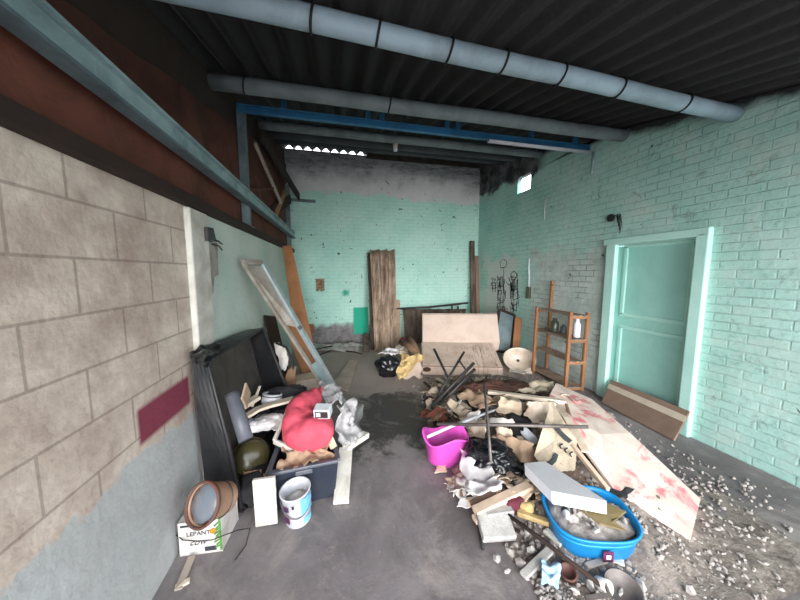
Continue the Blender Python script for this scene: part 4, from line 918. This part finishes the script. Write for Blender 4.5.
# black bag, white shirt
blob('black_garbage_bag','shiny black garbage bag lying right of the pink bucket','bag','black_bag',heap((491,457),.08),(.18,.15,.12),.3,2.6,101,5,-.4,0,.25)
blob('black_garbage_bag','flat black bag end tucked under the brown cardboard','bag','black_bag',heap((508,470),.02),(.16,.12,.05),.35,3.2,102,4,-.6,0,.3)
crump('white_shirt','crumpled white cloth hanging down in front of the black bag','cloth','white_film',[(466,490,.09),(496,486,.12),(488,458,.2),(459,446,.17)],amp=.04,n=26,seed=133,th=.006,crease=.7,fr=5)
crump('white_shirt_tail','white cloth bunched above the thick beige plank','cloth','white_film',[(466,500,.09),(500,494,.12),(500,478,.16),(466,482,.13)],amp=.05,n=24,seed=104,th=.006,crease=1,fr=6)
crump('white_bag','small white plastic bag on the floor at the edge of the heap','bag','white_film',[(458,508,.01),(478,506,.03),(478,497,.06),(462,496,.05)],amp=.04,n=16,seed=105,th=.004,crease=1)
crump('sandy_rag','sand coloured rag between the pink bucket and the small white bag','rag','sackcloth',[(452,482,.01),(460,500,.01),(472,492,.07),(462,474,.06)],amp=.05,n=16,seed=106,th=.006,crease=1)
crump('white_scrap','small white plaster scrap on the floor before the pink bucket','scrap','pale_wood',[(434,474,.01),(446,473,.01),(446,466,.03),(437,466,.02)],amp=.02,n=10,seed=107,th=.006,crease=1)
# planks and block at the front
board('beige_plank','thick beige plank lying at the front of the heap above the grey block','plank','pale_wood',G(475,512,.09),G(530,486,.14),.06,.04)
board('brown_plank','brown plank lying just behind the thick beige plank','plank','box_brown',G(472,506,.07),G(516,484,.12),.06,.03)
board('beige_plank','lower beige plank sticking out left under the thick plank','plank','pale_wood',G(474,520,.05),G(505,505,.08),.05,.03)
t=board('concrete_block','square light grey concrete block at the front of the rubble','block','grey_block',G(479,526,.06),G(511,524,.06),.15,.05,up=(0,-.35,1),bev=.008)
board('concrete_slab','thin grey slab stacked behind the concrete block','slab','grey_block',G(484,512,.08),G(510,508,.08),.1,.05,bev=.006)
rod('black_tube','short black tube lying on the floor left of the concrete block','tube','black_plastic',[G(476,516,.03),G(480,532,.015),G(483,549,.012)],.009)
rod('dark_stick','long dark stick slanting across the rubble before the blue tub','stick','dark_wood',[G(497,507,.09),G(540,538,.08),G(604,588,.05)],.011)
blob('maroon_cloth','maroon cloth lump between the planks and the blue tub','cloth','maroon_cloth',G(512,502,.08),(.08,.07,.055),.3,3,111,4,0,0,.2)
board('yellow_stick','yellow ochre stick end lying left of the blue tub','stick','yellow_cloth',G(517,512,.07),G(549,523,.07),.035,.03)
blob('yellow_glove','yellow crumpled lump above the ochre stick','cloth','yellow_cloth',G(527,506,.09),(.05,.04,.03),.3,3,112,3,0,0,.2)
board('pink_offcut','pale pink wooden offcut with a round hole beside the plank ends','offcut','pale_wood',G(527,494,.08),G(545,500,.08),.12,.02)
board('white_batten','white batten lying in the rubble left of the pale blue cloth','batten','plaster',G(523,576,.03),G(550,550,.05),.04,.02)
board('white_batten','short white batten against the left side of the blue tub','batten','white_board',G(545,530,.05),G(562,545,.05),.04,.02)
crump('lightblue_cloth','pale blue crumpled cloth at the front of the rubble','cloth','lightblue_cloth',[(541,584,.02),(560,588,.02),(556,566,.05),(539,562,.05)],amp=.03,n=18,seed=113,th=.004,crease=1.6,fr=12)
t=thing('brown_tin','small red brown clay pot lying in the rubble before the blue tub','pot',G(568,578,.0),(R(10),R(-14),0))
m=L(); m.lathe([(0,0),(.032,0),(.036,.01),(.038,.05),(.042,.055),(.034,.058),(.03,.045),(0,.04)],24); m.build('pot_body','brown_pot',t,smooth=True)
m=L(); m.tube([(.04*math.cos(a),.04*math.sin(a),.05) for a in [i*math.pi/12 for i in range(25)]],.003,6,cap=False); m.build('pot_rim','brown_pot',t)
t=thing('white_cup','small white broken cup in the rubble right of the clay pot','cup',G(597,582,.03),(R(60),R(20),0))
m=L(); m.lathe([(0,0),(.024,0),(.028,.01),(.03,.06),(.027,.06),(.024,.012),(0,.008)],20); m.build('cup_body','white_board',t,smooth=True)
m=L(); m.tube([(.028,0,.05),(.045,0,.045),(.045,0,.025),(.028,0,.018)],.004,6); m.build('handle','white_board',t,smooth=True)
t=thing('metal_pan','grey metal pan lying in the rubble near the right end of the blue tub','pan',G(622,592,.03),(R(16),R(-10),0))
m=L(); m.lathe([(0,0),(.06,0),(.075,.03),(.078,.035),(.072,.034),(.058,.006),(0,.004)],28); m.build('pan_body','grey_metal',t,smooth=True)
m=L(); m.bar((-.07,0,.03),(-.2,.02,.05),.018,.006); m.build('handle','grey_metal',t)
for (x,y,x2,y2,w,mm,lb) in ((575,545,590,556,.05,'plaster','flat grey plaster shard under the front of the blue tub'),(563,556,572,562,.035,'white_board','small white tile shard left of the clay pot'),(606,556,624,562,.05,'white_board','white tile shard at the right end of the blue tub'),(498,520,520,532,.02,'dark_wood','dark splinter across the top of the concrete block'),(586,566,606,560,.03,'grey_board','grey wooden splinter before the blue tub')):
    board('rubble_shard',lb,'shard',mm,G(x,y,.04),G(x2,y2,.045),w,.012)
# blue tub
c=G(588,513,.16)
t=thing('blue_tub','bright blue oval plastic tub full of rubble at the right front','tub',(c.x,c.y,0.015),(R(4),R(-3),R(-17))); t.scale=(.76,.80,1.02)
def ov(v,a):
    p=3.0; ca,sa=abs(math.cos(a)),abs(math.sin(a)); k=1/((ca**p+sa**p)**(1/p)); return Vector((v.x*k*1.0,v.y*k*.74,v.z))
m=L(); m.lathe([(0,0),(.25,0),(.268,.02),(.288,.15),(.305,.155),(.308,.168),(.292,.17),(.280,.152),(.26,.03),(0,.02)],64,fx=ov); m.build('tub_shell','blue_plastic',t,smooth=True)
m=L(); m.lathe([(.298,.115),(.303,.118),(.303,.13),(.298,.13)],64,fx=lambda v,a: ov(Vector((v.x*.945,v.y*.945,v.z)),a)); m.build('rib','blue_plastic',t,smooth=True)
m=L(); vs=[]; n=24
m.lathe([(0.0,.165),(.08,.165),(.16,.155),(.22,.15),(.27,.14),(.255,.08),(0,.06)],40,fx=lambda v,a: ov(v,a)+Vector((0,0,.03*mn.noise(v*16+Vector((5,0,0)))+.015*mn.noise(v*40)))); o=m.build('rubble_fill','rubble',t,smooth=True,fix=False); o['kind']='stuff'
m=L(); m.bar((-.03,-.228,.085),(.035,-.228,.085),.004,.06); mx=m
o=m.build('sticker','print_navy',t); 
m=L(); m.bar((-.012,-.231,.085),(.018,-.231,.085),.003,.024); m.build('sticker_centre','white_paper',t)
mw=t.matrix_basis.copy()
for k in range(26):
    a=random.uniform(0,6.28); r=random.uniform(0,.22); v=mw@(ov(Vector((r*math.cos(a),r*math.sin(a),0)),a)+Vector((0,0,.168)))
    mb=MB(); mb.origin=v.copy(); stone(mb,v,random.uniform(.012,.03),k*2.3); tag(mb.build('tub_stone','plaster' if k%2 else 'rubble',fix=False),'rough grey lump of rubble lying inside the blue tub','lump','lumps in the blue tub')
p=G(566,513,.18); t=thing('white_flask','white plastic bottle lying on the rubble inside the blue tub','bottle',p,(R(75),0,R(-35)))
m=L(); m.lathe([(0,-.05),(.018,-.05),(.02,-.045),(.02,.02),(.012,.035),(.01,.05),(0,.05)],20); m.build('bottle_body','tin_white',t,smooth=True)
m=L(); m.lathe([(.0205,-.03),(.021,-.03),(.021,.005),(.0205,.005)],20); m.build('bottle_label','dull_pipe',t)
# white slab over the tub
t=thing('white_slab','thick white slab with a grey top resting over the back of the blue tub','slab')
P=[G(525,463,.27),G(552,459,.3),G(606,499,.30),G(551,489,.29)]
P=[G(524,464,.26),G(545,462,.30),G(607,502,.29),G(552,492,.28)]
def onplane(px,py,a,b,c):
    nn=(b-a).cross(c-a).normalized(); o=Vector((0,0,H)); d=ray(px,py); return o+d*((a-o).dot(nn)/d.dot(nn))
P[0]=onplane(524,464,P[1],P[2],P[3])
mb=MB(); dn=Vector((0,-.01,-.07)); vs=P+[p+dn for p in P]; mb.add(vs,[(0,1,2,3),(4,7,6,5),(0,4,5,1),(1,5,6,2),(2,6,7,3),(3,7,4,0)]); mb.build('slab_body','white_slab',t,bevel=.006)
mb=MB(); up=Vector((0,0,.004)); mb.add([p+up for p in P],[(0,1,2,3)]); mb.build('slab_top','grey_slab',t,solid=.003)
t=thing('olive_board','olive brown pointed board sticking out under the white slab','board')
P=[G(572,505,.2),G(606,503,.22),G(626,512,.22),G(612,522,.21),G(626,531,.2),G(600,524,.2)]
cc=sum(P,Vector())/len(P); n=len(P); mb=MB(); mb.add([cc]+P,[(0,1+i,1+(i+1)%n) for i in range(n)]); mb.build('board_panel','olive_board',t,solid=.012)
crump('grey_rag','dark grey rag behind the white slab by the stained board','rag','dark_cloth',[(606,500,.12),(624,505,.1),(634,492,.1),(612,490,.12)],amp=.04,n=14,seed=115,crease=1)
crump('cement_bag','flattened grey brown cement bag between the slat and the white slab','bag','box_brown',[(555,476,.12),(604,498,.1),(600,486,.1),(572,462,.14)],amp=.02,n=16,seed=116)
# scraps on the open floor near the stained board
crump('dark_scrap','small dark scrap on the bare floor right of the stained board','scrap','dark_cloth',[(592,412,.02),(600,415,.02),(599,409,.04),(594,408,.04)],amp=.03,n=10,seed=117)
crump('grey_scrap','grey scrap lying on the floor near the doorway','scrap','grey_board',[(600,418,.01),(614,422,.01),(612,414,.02),(603,412,.02)],amp=.02,n=10,seed=118)
def under(host,names):
    for o in list(bpy.data.objects):
        if o.parent and o.name.split('.')[0] in names:
            h=[c for c in o.parent.children if c.name.split('.')[0]==host]
            if h and h[0] is not o: o.parent=h[0]
under('shell',('blue_print','lettering','cap_print','wire_handle','rusty_rim','dark_band'))
under('carton_wall',('lettering','orange_ring_logo','title_line','grey_label','leaf_print','green_edge'))
under('bottle_body',('cap','bottle_label')); under('cardboard_face',('arrow_marks','grey_print','curved_print'))
under('tub_shell',('sticker','sticker_centre','rib')); under('bowl',('drain',)); under('case',('front_window','dial','cable_duct'))
under('bucket_shell',('rim',)); under('seat',('seat_piping','torn_hole')); under('carton_side',('packing_tape',))
# ================================================ LIGHT
w=bpy.data.worlds.new('overcast'); S.world=w; w.use_nodes=True; nt=w.node_tree; nt.nodes.clear()
out=nt.nodes.new('ShaderNodeOutputWorld'); bg=nt.nodes.new('ShaderNodeBackground'); tc=nt.nodes.new('ShaderNodeTexCoord'); sx=nt.nodes.new('ShaderNodeSeparateXYZ'); rp=nt.nodes.new('ShaderNodeValToRGB')
nt.links.new(tc.outputs['Generated'],sx.inputs[0]); mr=nt.nodes.new('ShaderNodeMapRange'); mr.inputs[1].default_value=-1; nt.links.new(sx.outputs[2],mr.inputs[0]); nt.links.new(mr.outputs[0],rp.inputs[0])
e=rp.color_ramp.elements; e[0].position=.48; e[0].color=(.25,.25,.25,1); e[1].position=.52; e[1].color=(.98,1,1.04,1)
nt.links.new(rp.outputs[0],bg.inputs[0]); bg.inputs[1].default_value=4.6; nt.links.new(bg.outputs[0],out.inputs[0])
sl=bpy.data.lights.new('hazy_sun','SUN'); so=bpy.data.objects.new('hazy_sun',sl); COL.objects.link(so); sl.energy=6.8; sl.angle=R(46); sl.color=(1,.965,.93)
so.location=(0,-4,5); so.rotation_euler=Vector((.14,1,-.05)).to_track_quat('-Z','Y').to_euler()
S.view_settings.view_transform='Standard'; S.view_settings.look='None'; S.view_settings.gamma=1; S.view_settings.exposure=.22; S.view_settings.use_curve_mapping=False
